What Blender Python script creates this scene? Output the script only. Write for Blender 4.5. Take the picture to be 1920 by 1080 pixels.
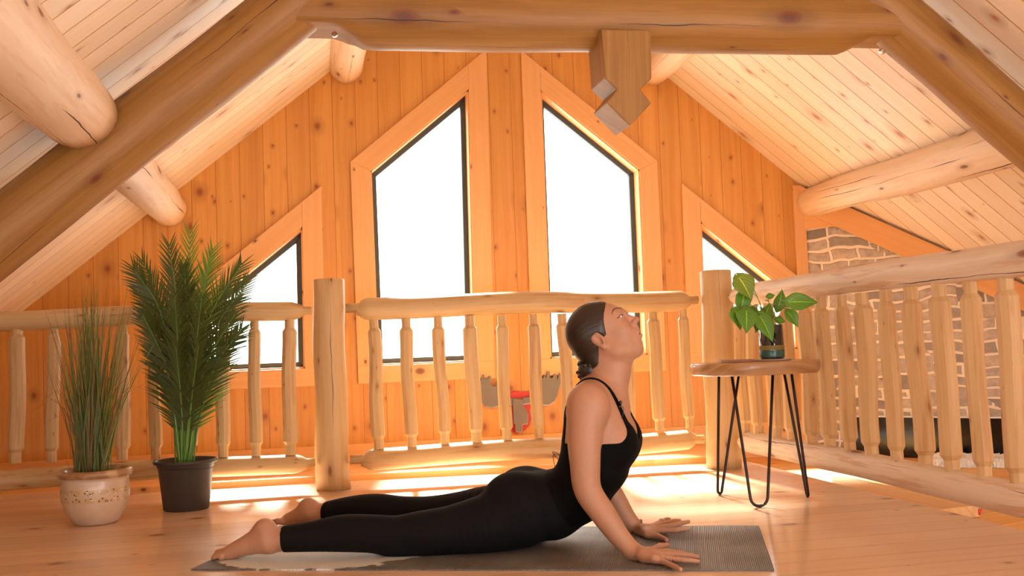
import bpy, math, random
import numpy as np
from mathutils import Vector, Matrix
random.seed(7); RNG = np.random.RandomState(11)
for o in list(bpy.data.objects): bpy.data.objects.remove(o)
SC = bpy.context.scene; COL = SC.collection
# ------------------------------------------------------------------ camera
F = 1950.; PITCH = math.radians(3.04); ROLL = math.radians(2.1); YAW = math.radians(11.1); H = .70
def _basis():
    cy, sy = math.cos(YAW), math.sin(YAW)
    f0 = np.array([sy, cy, 0]); r0 = np.array([cy, -sy, 0]); u0 = np.array([0, 0, 1.])
    f = f0*math.cos(PITCH)+u0*math.sin(PITCH); u = u0*math.cos(PITCH)-f0*math.sin(PITCH)
    return r0*math.cos(ROLL)-u*math.sin(ROLL), u*math.cos(ROLL)+r0*math.sin(ROLL), f
CR, CU, CF = _basis(); EYE = np.array([0, 0, H])
cam = bpy.data.cameras.new('camera'); camo = bpy.data.objects.new('camera', cam); COL.objects.link(camo)
cam.sensor_width = 36; cam.lens = 36*F/1920; cam.clip_start = .05
M = Matrix.Identity(4)
for i in range(3): M[i][0] = CR[i]; M[i][1] = CU[i]; M[i][2] = -CF[i]; M[i][3] = EYE[i]
camo.matrix_world = M; SC.camera = camo
# surveying helpers: where the sight line through a photo point meets a known plane of the room
def ray(x, y): return CF+CR*(x-960)/F-CU*(y-540)/F
def onY(x, y, Y): d = ray(x, y); return EYE+d*Y/d[1]
def onX(x, y, X): d = ray(x, y); return EYE+d*X/d[0]
def onZ(x, y, Z=0): d = ray(x, y); return EYE+d*(Z-H)/d[2]
# ------------------------------------------------------------------ world, sun, lights, exposure
SC.view_settings.view_transform = 'Standard'; SC.view_settings.look = 'None'
SC.view_settings.exposure = 0.64; SC.view_settings.gamma = 1; SC.view_settings.use_curve_mapping = False
W = bpy.data.worlds.new('world'); SC.world = W; W.use_nodes = True
W.node_tree.nodes['Background'].inputs[0].default_value = (1, 1, .98, 1)
W.node_tree.nodes['Background'].inputs[1].default_value = 4.5
def lamp(name, typ, loc, target, energy, color, size=1, sizey=None):
    l = bpy.data.lights.new(name, typ); l.energy = energy; l.color = color
    if typ == 'AREA':
        l.shape = 'RECTANGLE'; l.size = size; l.size_y = sizey or size
    if typ == 'SUN': l.angle = math.radians(size)
    o = bpy.data.objects.new(name, l); COL.objects.link(o); o.location = loc
    o.rotation_euler = (Vector(target)-Vector(loc)).to_track_quat('-Z', 'Y').to_euler()
    return o
el = math.radians(42); az = math.radians(1)
sd = Vector((math.sin(az)*math.cos(el), math.cos(az)*math.cos(el), math.sin(el)))
lamp('sun', 'SUN', tuple(sd*20), (0, 0, 0), 34, (1, 1, .98), 12)
lamp('window_light', 'AREA', (-1.2, -2.2, 1.7), (1.0, 4.5, .9), 40, (1, .90, .80), 2.6, 1.8)  # added fill from behind the camera, not a known window
# ------------------------------------------------------------------ mesh helpers
ROOTS = {}
def label(o, lab=None, cat=None, group=None, kind=None):
    if lab: o['label'] = lab
    if cat: o['category'] = cat
    if group: o['group'] = group
    if kind: o['kind'] = kind
    return o
def empty(name, loc, lab=None, cat=None, group=None, kind=None):
    o = bpy.data.objects.new(name, None); o.empty_display_size = .1; COL.objects.link(o); o.location = tuple(float(v) for v in loc)
    ROOTS[o.name] = np.array(loc, float); return label(o, lab, cat, group, kind)
def mesh(name, V, Fc, mat, parent=None, uv=None, smooth=False, loc=None):
    V = np.asarray(V, float)
    if parent is not None: off = ROOTS[parent.name]
    else: off = np.array(loc, float) if loc is not None else np.array([V[:, 0].mean(), V[:, 1].mean(), V[:, 2].min()])
    me = bpy.data.meshes.new(name); me.from_pydata((V-off).tolist(), [], [list(map(int, f)) for f in Fc])
    if mat is not None: me.materials.append(mat)
    if uv is not None:
        l = me.uv_layers.new(name='UVMap'); l.data.foreach_set('uv', np.asarray(uv, np.float32).ravel())
    if smooth: me.polygons.foreach_set('use_smooth', [True]*len(me.polygons))
    me.update(); o = bpy.data.objects.new(name, me); COL.objects.link(o)
    if parent is not None: o.parent = parent; ROOTS[o.name] = off
    else: o.location = tuple(off); ROOTS[o.name] = off
    return o
class MB:
    def __init__(s): s.V = []; s.F = []; s.U = []; s.n = 0
    def add(s, V, Fc, uv=None):
        V = np.asarray(V, float)
        s.V.append(V); s.F += [[i+s.n for i in f] for f in Fc]
        if uv is None: uv = [(V[i][0], V[i][2]) for f in Fc for i in f]
        s.U += list(uv); s.n += len(V); return s
    def build(s, name, mat, parent=None, smooth=False, loc=None):
        return mesh(name, np.vstack(s.V), s.F, mat, parent, s.U, smooth, loc)
def frame(d):
    d = np.array(d, float); d /= np.linalg.norm(d)
    u = np.array([0, 0, 1.]) if abs(d[2]) < .9 else np.array([0, 1., 0])
    a = np.cross(u, d); a /= np.linalg.norm(a); return d, a, np.cross(d, a)
def tube(P, R, seg=12, seed=0, rough=0., facet=0., caps=True, flat=None, fixed=None):
    """lofted round bar along P with radii R; returns verts, faces, loop uvs in metres (u along)"""
    P = np.array(P, float); n = len(P); R = np.broadcast_to(R, (n,)).astype(float)
    rs = np.random.RandomState(seed); V = []; L = [0]
    for i in range(1, n): L.append(L[-1]+np.linalg.norm(P[i]-P[i-1]))
    ph = rs.rand(6)*6.28; prev = None
    for i in range(n):
        t = P[min(i+1, n-1)]-P[max(i-1, 0)]
        d, a, b = frame(t) if fixed is None else frame(fixed)
        if prev is not None and fixed is None:
            a = prev-d*np.dot(prev, d); a /= np.linalg.norm(a); b = np.cross(d, a)
        prev = a
        for k in range(seg):
            th = 2*math.pi*k/seg
            r = R[i]*(1+rough*(math.sin(2*th+ph[0]+L[i]*1.7)*.5+math.sin(3*th+ph[1]-L[i]*3.1)*.3+math.sin(th+ph[2]+L[i]*5.3)*.5+.4*math.sin(5*th+ph[3]+9*L[i])))
            if facet: r *= 1+facet*math.cos(8*th)*.5
            q = a*math.cos(th)*r+b*math.sin(th)*r
            V.append(P[i]+q)
    Fc = []; U = []; rm = max(R.max(), 1e-4); off = rs.rand()*7
    for i in range(n-1):
        for k in range(seg):
            k2 = (k+1) % seg
            Fc.append([i*seg+k, i*seg+k2, (i+1)*seg+k2, (i+1)*seg+k])
            v0 = k/seg*2*math.pi*rm+off; v1 = (k+1)/seg*2*math.pi*rm+off
            U += [(L[i]+off, v0), (L[i]+off, v1), (L[i+1]+off, v1), (L[i+1]+off, v0)]
    if caps:
        Fc.append(list(range(seg))[::-1]); U += [(off, off+.001*k) for k in range(seg)]
        Fc.append([(n-1)*seg+k for k in range(seg)]); U += [(off+L[-1], off+.001*k) for k in range(seg)]
    return np.array(V), Fc, U
def box(lo, hi, grain=0):
    x0, y0, z0 = lo; x1, y1, z1 = hi
    V = np.array([(x0, y0, z0), (x1, y0, z0), (x1, y1, z0), (x0, y1, z0), (x0, y0, z1), (x1, y0, z1), (x1, y1, z1), (x0, y1, z1)])
    Fc = [[0, 3, 2, 1], [4, 5, 6, 7], [0, 1, 5, 4], [2, 3, 7, 6], [1, 2, 6, 5], [3, 0, 4, 7]]
    oth = [[1, 2], [0, 2], [0, 1]][grain]; U = []
    for f in Fc:
        ext = V[f].max(0)-V[f].min(0); o = oth[0] if ext[oth[0]] > ext[oth[1]] else oth[1]
        if ext[grain] < 1e-9: U += [(V[i][oth[0]]*.2, V[i][oth[1]]) for i in f]
        else: U += [(V[i][grain], V[i][o]) for i in f]
    return V, Fc, U
def prism(poly, ext, grain=None, uvoff=0.):
    """poly: list of 3D points (planar, any orientation); ext: vector to extrude. grain: 3D direction for u"""
    poly = np.array(poly, float); n = len(poly); ext = np.array(ext, float)
    V = np.vstack([poly, poly+ext]); Fc = [list(range(n))[::-1], [n+i for i in range(n)]]
    for i in range(n): j = (i+1) % n; Fc.append([i, j, n+j, n+i])
    nrm = np.cross(poly[1]-poly[0], poly[2]-poly[0])
    if np.dot(nrm, ext) < 0: Fc = [f[::-1] for f in Fc]
    e = ext/np.linalg.norm(ext)
    g = np.array(grain, float) if grain is not None else (poly[1]-poly[0]); g = g/np.linalg.norm(g); w = np.cross(e, g)
    U = [(V[i]@g+uvoff, V[i]@w+V[i]@e+uvoff*.37) for f in Fc for i in f]
    return V, Fc, U
def rounded(o, w=.004, seg=2):
    m = o.modifiers.new('bevel', 'BEVEL'); m.width = w; m.segments = seg; m.limit_method = 'ANGLE'; m.angle_limit = .6; return o
def lathe(prof, c, seg=40):
    V = []; n = len(prof)
    for r, z in prof:
        for k in range(seg): V.append((c[0]+r*math.cos(2*math.pi*k/seg), c[1]+r*math.sin(2*math.pi*k/seg), c[2]+z))
    Fc = []; U = []
    for i in range(n-1):
        for k in range(seg):
            k2 = (k+1) % seg; Fc.append([i*seg+k, i*seg+k2, (i+1)*seg+k2, (i+1)*seg+k])
            U += [(k/seg, prof[i][1]), ((k+1)/seg, prof[i][1]), ((k+1)/seg, prof[i+1][1]), (k/seg, prof[i+1][1])]
    return np.array(V), Fc, U
def interp(pts, n):
    """Catmull-Rom resample of control points (any dimension)"""
    p = np.array(pts, float); p = np.vstack([2*p[0]-p[1], p, 2*p[-1]-p[-2]]); m = len(p)-3; out = []
    for i in range(n):
        t = i/(n-1)*m; k = min(int(t), m-1); t -= k
        a, b, c, d = p[k], p[k+1], p[k+2], p[k+3]
        out.append(.5*((2*b)+(-a+c)*t+(2*a-5*b+4*c-d)*t*t+(-a+3*b-3*c+d)*t**3))
    return np.array(out)
# ------------------------------------------------------------------ materials
class NB:
    def __init__(s, name):
        s.m = bpy.data.materials.new(name); s.m.use_nodes = True; s.t = s.m.node_tree; s.b = s.t.nodes['Principled BSDF']
    def n(s, typ, **kw):
        nd = s.t.nodes.new(typ)
        for k, v in kw.items():
            if k.startswith('i_'):
                key = k[2:]; nd.inputs[int(key) if key.isdigit() else key].default_value = v
            else: setattr(nd, k, v)
        return nd
    def l(s, a, b): s.t.links.new(a, b)
    def math(s, op, a, b=None, c=None):
        nd = s.t.nodes.new('ShaderNodeMath'); nd.operation = op
        for i, v in enumerate((a, b, c)):
            if v is None: continue
            if isinstance(v, (int, float)): nd.inputs[i].default_value = v
            else: s.l(v, nd.inputs[i])
        return nd.outputs[0]
    def comb(s, x, y, z=0.):
        nd = s.t.nodes.new('ShaderNodeCombineXYZ')
        for i, v in enumerate((x, y, z)):
            if isinstance(v, (int, float)): nd.inputs[i].default_value = v
            else: s.l(v, nd.inputs[i])
        return nd.outputs[0]
    def ramp(s, v, lo, hi, smooth=True):
        nd = s.t.nodes.new('ShaderNodeMapRange'); nd.interpolation_type = 'SMOOTHSTEP' if smooth else 'LINEAR'
        s.l(v, nd.inputs[0]); nd.inputs[1].default_value = lo; nd.inputs[2].default_value = hi; return nd.outputs[0]
    def mix(s, f, a, b, typ='MIX'):
        nd = s.t.nodes.new('ShaderNodeMix'); nd.data_type = 'RGBA'; nd.blend_type = typ
        for i, v in ((0, f), (6, a), (7, b)):
            if isinstance(v, (int, float)): nd.inputs[i].default_value = v
            elif isinstance(v, tuple): nd.inputs[i].default_value = (*v, 1) if len(v) == 3 else v
            else: s.l(v, nd.inputs[i])
        return nd.outputs[2]
    def noise(s, vec, scale, detail=3, rough=.5, dist=0., out=0):
        nd = s.t.nodes.new('ShaderNodeTexNoise'); nd.inputs['Scale'].default_value = scale; nd.inputs['Detail'].default_value = detail
        nd.inputs['Roughness'].default_value = rough; nd.inputs['Distortion'].default_value = dist; s.l(vec, nd.inputs['Vector']); return nd.outputs[out]
    def bump(s, h, strength=.3, dist=.01, nrm=None):
        nd = s.t.nodes.new('ShaderNodeBump'); nd.inputs['Strength'].default_value = strength; nd.inputs['Distance'].default_value = dist
        s.l(h, nd.inputs['Height']); s.l(nd.outputs[0], s.b.inputs['Normal'])
        if nrm is not None: s.l(nrm, nd.inputs['Normal'])
        return nd.outputs[0]
def plain(name, col, rough=.5, metal=0., noise=0., nscale=20, coat=0., spec=None, bump=0., sss=0.):
    k = NB(name); k.b.inputs['Roughness'].default_value = rough; k.b.inputs['Metallic'].default_value = metal
    tc = k.n('ShaderNodeTexCoord').outputs['Object']; nz = k.noise(tc, nscale, 4)
    k.l(k.mix(nz, tuple(c*(1-noise) for c in col), tuple(min(1, c*(1+noise)) for c in col)), k.b.inputs['Base Color'])
    if coat: k.b.inputs['Coat Weight'].default_value = coat
    if spec is not None: k.b.inputs['Specular IOR Level'].default_value = spec
    if bump: k.bump(k.noise(tc, nscale*3, 3), bump, .002)
    if sss: k.b.inputs['Subsurface Weight'].default_value = sss; k.b.inputs['Subsurface Radius'].default_value = (.02, .008, .004); k.b.inputs['Subsurface Scale'].default_value = .4
    return k.m
def pine(name, light, dark, knot=(.16, .045, .012), plank=0., gap=.022, contrast=1., var=.16, kden=1., kscale=(2.1, 5.5), crack=0., rough=.5, coat=0., gapcol=(.1, .03, .008), stain=0., mottled=0., seed=0., gapb=1.):
    k = NB(name); uv = k.n('ShaderNodeUVMap').outputs[0]
    sp = k.n('ShaderNodeSeparateXYZ'); k.l(uv, sp.inputs[0]); u, v = sp.outputs[0], sp.outputs[1]
    geo = None
    if plank:
        q = k.math('DIVIDE', v, plank); idx = k.math('FLOOR', q); fr = k.math('FRACT', q)
        wn = k.n('ShaderNodeTexWhiteNoise', noise_dimensions='1D'); k.l(k.math('ADD', idx, seed+.5), wn.inputs['W']); rnd = wn.outputs[0]
        edge = k.math('ABSOLUTE', k.math('SUBTRACT', fr, .5)); seam = k.ramp(edge, .5-gap*1.6, .5-gap*.6)
        u2 = k.math('ADD', u, k.math('MULTIPLY', rnd, 9.7))
    else: rnd = None; u2 = u; seam = None
    r9 = k.math('MULTIPLY', rnd, 11.) if rnd is not None else seed
    warp = k.noise(k.comb(u2, k.math('MULTIPLY', v, 3.), r9), 2.2, 2)
    vw = k.math('ADD', v, k.math('MULTIPLY', k.math('SUBTRACT', warp, .5), .05))
    fine = k.noise(k.comb(k.math('MULTIPLY', u2, 2.2), k.math('MULTIPLY', vw, 130.), r9), 1., 3, .6)
    broad = k.noise(k.comb(k.math('MULTIPLY', u2, .8), k.math('MULTIPLY', vw, 26.), r9), 1., 2, .5, .4)
    g = k.math('ADD', k.math('MULTIPLY', fine, .35), k.math('MULTIPLY', broad, .65))
    g = k.ramp(g, .5-.28/contrast, .5+.28/contrast)
    col = k.mix(g, light, dark)
    if mottled:
        mt = k.noise(k.comb(k.math('MULTIPLY', u2, 3.2), k.math('MULTIPLY', v, 34.), 3.3), 1., 3, .55)
        col = k.mix(k.math('MULTIPLY', k.ramp(mt, .52, .66), mottled), col, (dark[0]*.85, dark[1]*.62, dark[2]*.42))
    if rnd is not None:
        br = k.math('ADD', 1-var/2, k.math('MULTIPLY', rnd, var))
        col = k.mix(1., col, k.comb(br, k.math('POWER', br, 1.2), k.math('POWER', br, 1.35)), 'MULTIPLY')
    # knots
    def knots(su, sv, size, thr, off):
        vo = k.n('ShaderNodeTexVoronoi', voronoi_dimensions='2D'); vo.inputs['Scale'].default_value = 1.
        vo.inputs['Randomness'].default_value = .9
        k.l(k.comb(k.math('ADD', k.math('MULTIPLY', u2, su), off), k.math('ADD', k.math('MULTIPLY', v, sv), k.math('ADD', off, k.math('MULTIPLY', r9, 1.) if rnd is not None else seed))), vo.inputs['Vector'])
        cs = k.n('ShaderNodeSeparateColor'); k.l(vo.outputs['Color'], cs.inputs[0])
        on = k.math('GREATER_THAN', cs.outputs[0], 1-thr)
        rad = k.math('MULTIPLY', k.math('ADD', .35, cs.outputs[1]), size)
        d = k.math('DIVIDE', k.math('ADD', vo.outputs['Distance'], k.math('MULTIPLY', k.math('SUBTRACT', warp, .5), .03)), rad)
        core = k.math('MULTIPLY', k.math('SUBTRACT', 1., k.ramp(d, .55, 1.05)), on)
        halo = k.math('MULTIPLY', k.math('SUBTRACT', 1., k.ramp(d, .8, 2.6)), on)
        ring = k.math('SUBTRACT', 1., k.math('MULTIPLY', k.ramp(d, .25, .6), .35))
        return core, halo, ring
    if kden:
        for su, sv, size, thr, off in ((kscale[0], kscale[1], .10, .42*kden, 1.7), (kscale[0]*2.3, kscale[1]*2.5, .09, .16*kden, 5.1)):
            core, halo, ring = knots(su, sv, size, thr, off)
            col = k.mix(k.math('MULTIPLY', halo, .45), col, tuple(c*.6 for c in dark))
            col = k.mix(k.math('MULTIPLY', core, .9), col, k.mix(ring, tuple(c*2.6 for c in knot), knot))
    h = k.math('MULTIPLY', fine, .08)
    if crack:
        wob = k.noise(k.comb(k.math('MULTIPLY', u, 1.6), seed, 1.), 1., 4, .6)
        tt_ = k.math('ADD', k.math('DIVIDE', v, .115), k.math('MULTIPLY', wob, .55)); ci = k.math('FLOOR', tt_)
        nz_ = k.noise(k.comb(k.math('MULTIPLY', u, 1.3), k.math('MULTIPLY', ci, 7.3), seed), 1., 2, .5)
        wid_ = k.math('MULTIPLY', k.ramp(nz_, .58-.08*crack, .74), .030)
        line = k.math('LESS_THAN', k.math('ABSOLUTE', k.math('SUBTRACT', k.math('FRACT', tt_), .5)), wid_)
        msk = 1.
        ck = k.math('MULTIPLY', line, msk); col = k.mix(ck, col, (.05, .018, .008)); h = k.math('SUBTRACT', h, k.math('MULTIPLY', ck, .8))
        big = k.noise(k.comb(k.math('MULTIPLY', u, 3.), k.math('MULTIPLY', v, 8.), 2.), 1., 3); h = k.math('ADD', h, k.math('MULTIPLY', big, .7))
    if seam is not None:
        col = k.mix(seam, col, gapcol); h = k.math('SUBTRACT', h, k.math('MULTIPLY', seam, 1.2*gapb))
    k.l(col, k.b.inputs['Base Color']); k.b.inputs['Roughness'].default_value = rough
    if coat: k.b.inputs['Coat Weight'].default_value = coat; k.b.inputs['Coat Roughness'].default_value = .12
    k.bump(h, .5, .006); return k.m
WALLC = ((.76, .36, .08), (.62, .25, .045)); LOGC = ((.80, .50, .27), (.62, .33, .14))
m_wall = pine('wall_pine', *WALLC, knot=(.27, .075, .018), plank=.137, gap=.011, kden=1.05, kscale=(3.4, 4.4), rough=.42, gapcol=(.45, .15, .035), gapb=.4)
m_trim = pine('trim_pine', (.86, .46, .19), (.78, .37, .12), kscale=(3.4, 5), kden=.35, var=0, rough=.4, contrast=.8, seed=2.)
m_ceil = pine('ceiling_pine', (.97, .84, .68), (.93, .74, .54), knot=(.45, .24, .14), plank=.137, gap=.02, kden=.85, kscale=(2.6, 4.4), rough=.45, gapcol=(.66, .36, .15), seed=4.)
m_floor = pine('floor_pine', (.81, .55, .37), (.69, .42, .25), plank=.15, gap=.008, kden=.45, kscale=(3., 4.5), rough=.3, coat=.35, gapcol=(.3, .12, .04), seed=9., gapb=.3, contrast=.8)
m_sub = pine('subfloor_pine', (.88, .50, .18), (.74, .36, .10), plank=.2, gap=.006, kden=.2, rough=.6, gapcol=(.3, .1, .03), seed=12.)
m_ply = pine('plywood', (.82, .52, .26), (.66, .34, .13), kden=.1, rough=.6, contrast=1.1, seed=6.)
m_log = pine('log_pine', (.92, .72, .53), (.84, .60, .40), knot=(.2, .07, .025), kden=.7, kscale=(1.9, 5.), crack=2.0, rough=.55, mottled=.3, seed=3.)
m_beam = pine('beam_pine', (.41, .205, .05), (.28, .125, .026), knot=(.13, .035, .01), kden=.8, kscale=(1.9, 4.), crack=1.4, rough=.5, mottled=.25, seed=5.)  # golden wood tone, darkened further to imitate shade on the truss front
m_rail = pine('railing_pine', (.72, .49, .25), (.61, .37, .155), knot=(.3, .12, .04), kden=.5, kscale=(5, 12.), crack=0, rough=.5, mottled=.45, seed=7.)
m_rail2 = pine('peeled_rail', (.86, .71, .57), (.70, .52, .38), knot=(.2, .08, .04), kden=.7, kscale=(2.6, 8.), crack=1.7, rough=.6, mottled=.6, seed=1.)
m_post = pine('post_pine', (.72, .48, .25), (.60, .37, .16), knot=(.22, .08, .03), kden=.8, kscale=(2.2, 6.), crack=1.3, rough=.5, mottled=.3, seed=8.)
m_slab = pine('slab_wood', (.62, .36, .17), (.36, .17, .065), knot=(.1, .03, .01), kden=.5, kscale=(3, 8), rough=.35, coat=.3, mottled=.5, seed=2.5, contrast=1.5)
m_frame = plain('window_frame_dark', (.05, .06, .065), .45)
m_black = plain('black_gloss', (.006, .007, .008), .12)
m_whitem = plain('white_trim', (.85, .82, .76), .5)
m_steel = plain('galvanised_metal', (.20, .165, .145), .5, .1, .2, 12)
m_alu = plain('pale_metal', (.40, .35, .31), .4, .5, .1)
m_red = plain('red_enamel', (.62, .02, .01), .4)
m_iron = plain('black_iron', (.035, .02, .016), .35, .6)
m_bolt = plain('bolt_steel', (.7, .7, .7), .2, 1.)
def glass_mat(name, tint=(1, 1, 1), refl=.06):
    k = NB(name); t = k.n('ShaderNodeBsdfTransparent'); t.inputs[0].default_value = (*tint, 1); g = k.n('ShaderNodeBsdfGlossy'); g.inputs['Roughness'].default_value = .02
    mx = k.n('ShaderNodeMixShader'); mx.inputs[0].default_value = refl; k.l(t.outputs[0], mx.inputs[1]); k.l(g.outputs[0], mx.inputs[2])
    k.l(mx.outputs[0], k.t.nodes['Material Output'].inputs[0]); return k.m
m_glass = glass_mat('window_glass', (.97, 1, .97))
# ------------------------------------------------------------------ THE ROOM
YW = 6.27; RX = 1.225; RZ = 3.224; SL = .80         # gable wall, ridge and roof slope
def roof(x): return RZ-SL*abs(x-RX)
def filled(outer, holes, Y, depth, name, mat, parent=None):
    """flat XZ outline with holes, extruded to depth along +Y"""
    cu = bpy.data.curves.new('c', 'CURVE'); cu.dimensions = '2D'; cu.fill_mode = 'BOTH'; cu.extrude = depth/2
    for pl in [outer]+holes:
        s = cu.splines.new('POLY'); s.points.add(len(pl)-1); s.use_cyclic_u = True
        for i, p in enumerate(pl): s.points[i].co = (p[0], p[1], 0, 1)
    ob = bpy.data.objects.new('c', cu); COL.objects.link(ob); dg = bpy.context.evaluated_depsgraph_get()
    me = bpy.data.meshes.new_from_object(ob.evaluated_get(dg)); V = np.array([v.co for v in me.vertices]); Fc = [list(p.vertices) for p in me.polygons]
    bpy.data.objects.remove(ob); bpy.data.meshes.remove(me)
    V = np.stack([V[:, 0], Y+depth/2-V[:, 2], V[:, 1]], 1)
    U = [(V[i][2], V[i][0]+V[i][1]) for f in Fc for i in f]
    return mesh(name, V, Fc, mat, parent, U)
WINS = [  # opening outlines in the gable wall (X, Z), clockwise from the lower left
    [(-.632, .597), (-.632, .945), (-.024, 1.432), (-.030, .597)],
    [(.395, .597), (.385, 1.767), (1.001, 2.272), (.985, .597)],
    [(1.452, .597), (1.455, 2.272), (2.078, 1.767), (2.078, .597)],
    [(2.463, .597), (2.470, 1.432), (3.090, .935), (3.090, .597)]]
WX0, WX1 = -3.0, 3.18
wall = filled([(WX0, -.3), (WX0, roof(WX0)+.02), (RX, RZ+.02), (WX1, roof(WX1)+.02), (WX1, -.3)], WINS, YW, .16, 'wall_back', m_wall); label(wall, kind='structure')
def offset_poly(P, d):
    P = np.array(P); n = len(P); out = []; c = P.mean(0)
    for i in range(n):
        a, b, e = P[i-1], P[i], P[(i+1) % n]
        def nrm(p, q):
            t = (q-p)/np.linalg.norm(q-p); m = np.array([t[1], -t[0]])
            return m if np.dot(m, (p+q)/2-c) > 0 else -m
        n1, n2 = nrm(a, b), nrm(b, e); A = np.array([n1, n2]); out.append(np.linalg.solve(A, [n1@b+d, n2@b+d]))
    return np.array(out)
XZ = lambda p, Y: (p[0], Y, p[1])
for wi, poly in enumerate(WINS):
    P = np.array(poly); root = empty('window_%d' % (wi+1), (P[:, 0].mean(), YW, P[:, 1].min()), kind='structure')
    inner = offset_poly(P, -.040)
    # reveal (jamb lining), dark frame, pane
    n = len(P); mb = MB(); Po = offset_poly(P, -.009)
    for i in range(n):
        j = (i+1) % n; q = [XZ(P[i], YW-.012), XZ(P[j], YW-.012), XZ(P[j], YW+.15), XZ(P[i], YW+.15)]
        ex = np.append((Po[i]+Po[j]-P[i]-P[j])/2, 0); mb.add(*prism(q, (ex[0], 0, ex[1]), grain=(P[j][0]-P[i][0], 0, P[j][1]-P[i][1])))
    mb.build('jamb', m_trim, root)
    fr = MB(); P2 = offset_poly(P, -.006)
    for i in range(n):
        j = (i+1) % n; q = [XZ(P2[i], YW+.085), XZ(P2[j], YW+.085), XZ(inner[j], YW+.085), XZ(inner[i], YW+.085)]
        fr.add(*prism(q, (0, .045, 0)))
    rounded(fr.build('frame', m_frame, root), .004)
    pn = MB().add(*prism([XZ(p, YW+.105) for p in offset_poly(inner, .006)], (0, .006, 0))); pn.build('pane', m_glass, root)
    # casing boards proud of the wall
    w = .118; y0, dy = YW-.022, .024
    lf = poly[0][0] < RX; bl, tl, tr, br = P
    hi, lo = (tr, tl) if lf else (tl, tr); hib, lob = (br, bl) if lf else (bl, br); sgn = 1 if lf else -1
    up = np.array([0, 1.]); slope = (hi-lo)/np.linalg.norm(hi-lo); nm = np.array([-slope[1], slope[0]]); nm = nm if nm[1] > 0 else -nm
    # slanted head board runs past the tall casing's inner edge to a point
    e = np.array([sgn, 0.])
    hx = hi[0]+sgn*w; tt = (hx-hi[0])/slope[0]; topin = hi+slope*tt; topout = hi+nm*w; t2 = (hx-topout[0])/slope[0]; topout = topout+slope*t2
    tm = (lo[0]-sgn*w-lo[0]); mit = offset_poly(P, w); lm = mit[1] if lf else mit[2]
    sl = [XZ(lo, y0), XZ(hi, y0), XZ((hi[0], topout[1]-abs(slope[1]/slope[0])*w), y0), XZ(lm, y0)]
    rounded(MB().add(*prism(sl, (0, dy, 0), grain=(slope[0], 0, slope[1]), uvoff=wi*1.7)).build('head_casing', m_trim, root), .002)
    tall = [XZ(hib, y0-.001), XZ(hib+e*w, y0-.001), XZ(topout, y0-.001), XZ((hi[0], topout[1]-abs(slope[1]/slope[0])*w), y0-.001)]
    rounded(MB().add(*prism(tall, (0, dy, 0), grain=(0, 0, 1), uvoff=wi*2.3+1)).build('side_casing', m_trim, root), .002)
    if abs(lo[1]-lob[1]) > .1:
        sh = [XZ(lob-e*w, y0), XZ(lob, y0), XZ(lo, y0), XZ(lm, y0)]
        rounded(MB().add(*prism(sh, (0, dy, 0), grain=(0, 0, 1), uvoff=wi*3.1+2)).build('side_casing', m_trim, root), .002)
    xa, xb = min(lob[0]-sgn*w, hib[0]+sgn*w), max(lob[0]-sgn*w, hib[0]+sgn*w)
    bt = [(xa, y0-.002, P[0][1]-.105), (xb, y0-.002, P[0][1]-.105), (xb, y0-.002, P[0][1]), (xa, y0-.002, P[0][1])]
    rounded(MB().add(*prism(bt, (0, dy, 0), grain=(1, 0, 0), uvoff=wi*4.1)).build('apron', m_trim, root), .002)
# roof planks
for side, nm in ((-1, 'ceiling'), (1, 'ceiling.001')):
    x1 = -3.4 if side < 0 else 7.0; YA, YB = -.6, YW+.02
    a, b = (RX, RZ), (x1, roof(x1)); L = math.hypot(b[0]-a[0], b[1]-a[1]); t = np.array([(b[0]-a[0])/L, 0, (b[1]-a[1])/L]); nn = np.array([-side*t[2]*-1, 0, abs(t[0])]); nn = np.array([SL*side, 0, 1.])/math.hypot(SL, 1)
    if side > 0: YB = YW+.6
    A = np.array([RX, YA, RZ]); B = np.array([x1, YA, roof(x1)])
    V = [A, B, B+[0, YB-YA, 0], A+[0, YB-YA, 0]]; V = np.array(V); V = np.vstack([V, V+nn*.1])
    Fc = [[0, 1, 2, 3], [7, 6, 5, 4], [0, 4, 5, 1], [1, 5, 6, 2], [2, 6, 7, 3], [3, 7, 4, 0]]
    U = [((V[i]-A)@t, V[i][1]) for f in Fc for i in f]
    label(mesh(nm, V, Fc, m_ceil, None, U), kind='structure')
# loft floor, raised ledge in front of the gable wall, lower subfloor on the right
FE = 2.36
fl = [(-3.0, -.5), (FE+.03, -.5), (FE, 5.49), (2.16, 5.49), (0, 5.668), (-3.0, 5.70)]
label(MB().add(*prism([(x, y, 0) for x, y in fl], (0, 0, -.06), grain=(1, .0, 0))).build('floor', m_floor), kind='structure')
lg = [(-3.0, 5.70), (0, 5.668), (2.16, 5.49), (FE, 5.48), (FE, YW-.001), (-3.0, YW-.001)]
led = MB().add(*prism([(x, y, .034) for x, y in lg], (0, 0, -.09), grain=(1, 0, 0))).build('trim_1', m_trim); label(led, kind='structure'); rounded(led, .006)
ZS = -.085
label(MB().add(*prism([(FE-.1, -.5, ZS), (7.0, -.5, ZS), (7.0, 7.2, ZS), (FE-.1, 7.2, ZS)], (0, 0, -.05), grain=(.9, .3, 0))).build('floor.001', m_sub), kind='structure')
# baseboard, corner trim
label(rounded(MB().add(*box((-3, YW-.02, .036), (FE, YW, .14), 0)).add(*box((FE, YW-.02, ZS), (WX1, YW, .14), 0)).build('baseboard_back', m_trim)), kind='structure')
label(rounded(MB().add(*box((WX1-.07, YW-.03, ZS), (WX1+.01, YW, roof(WX1)-.0), 2)).build('trim_2', m_trim)), kind='structure')
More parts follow.
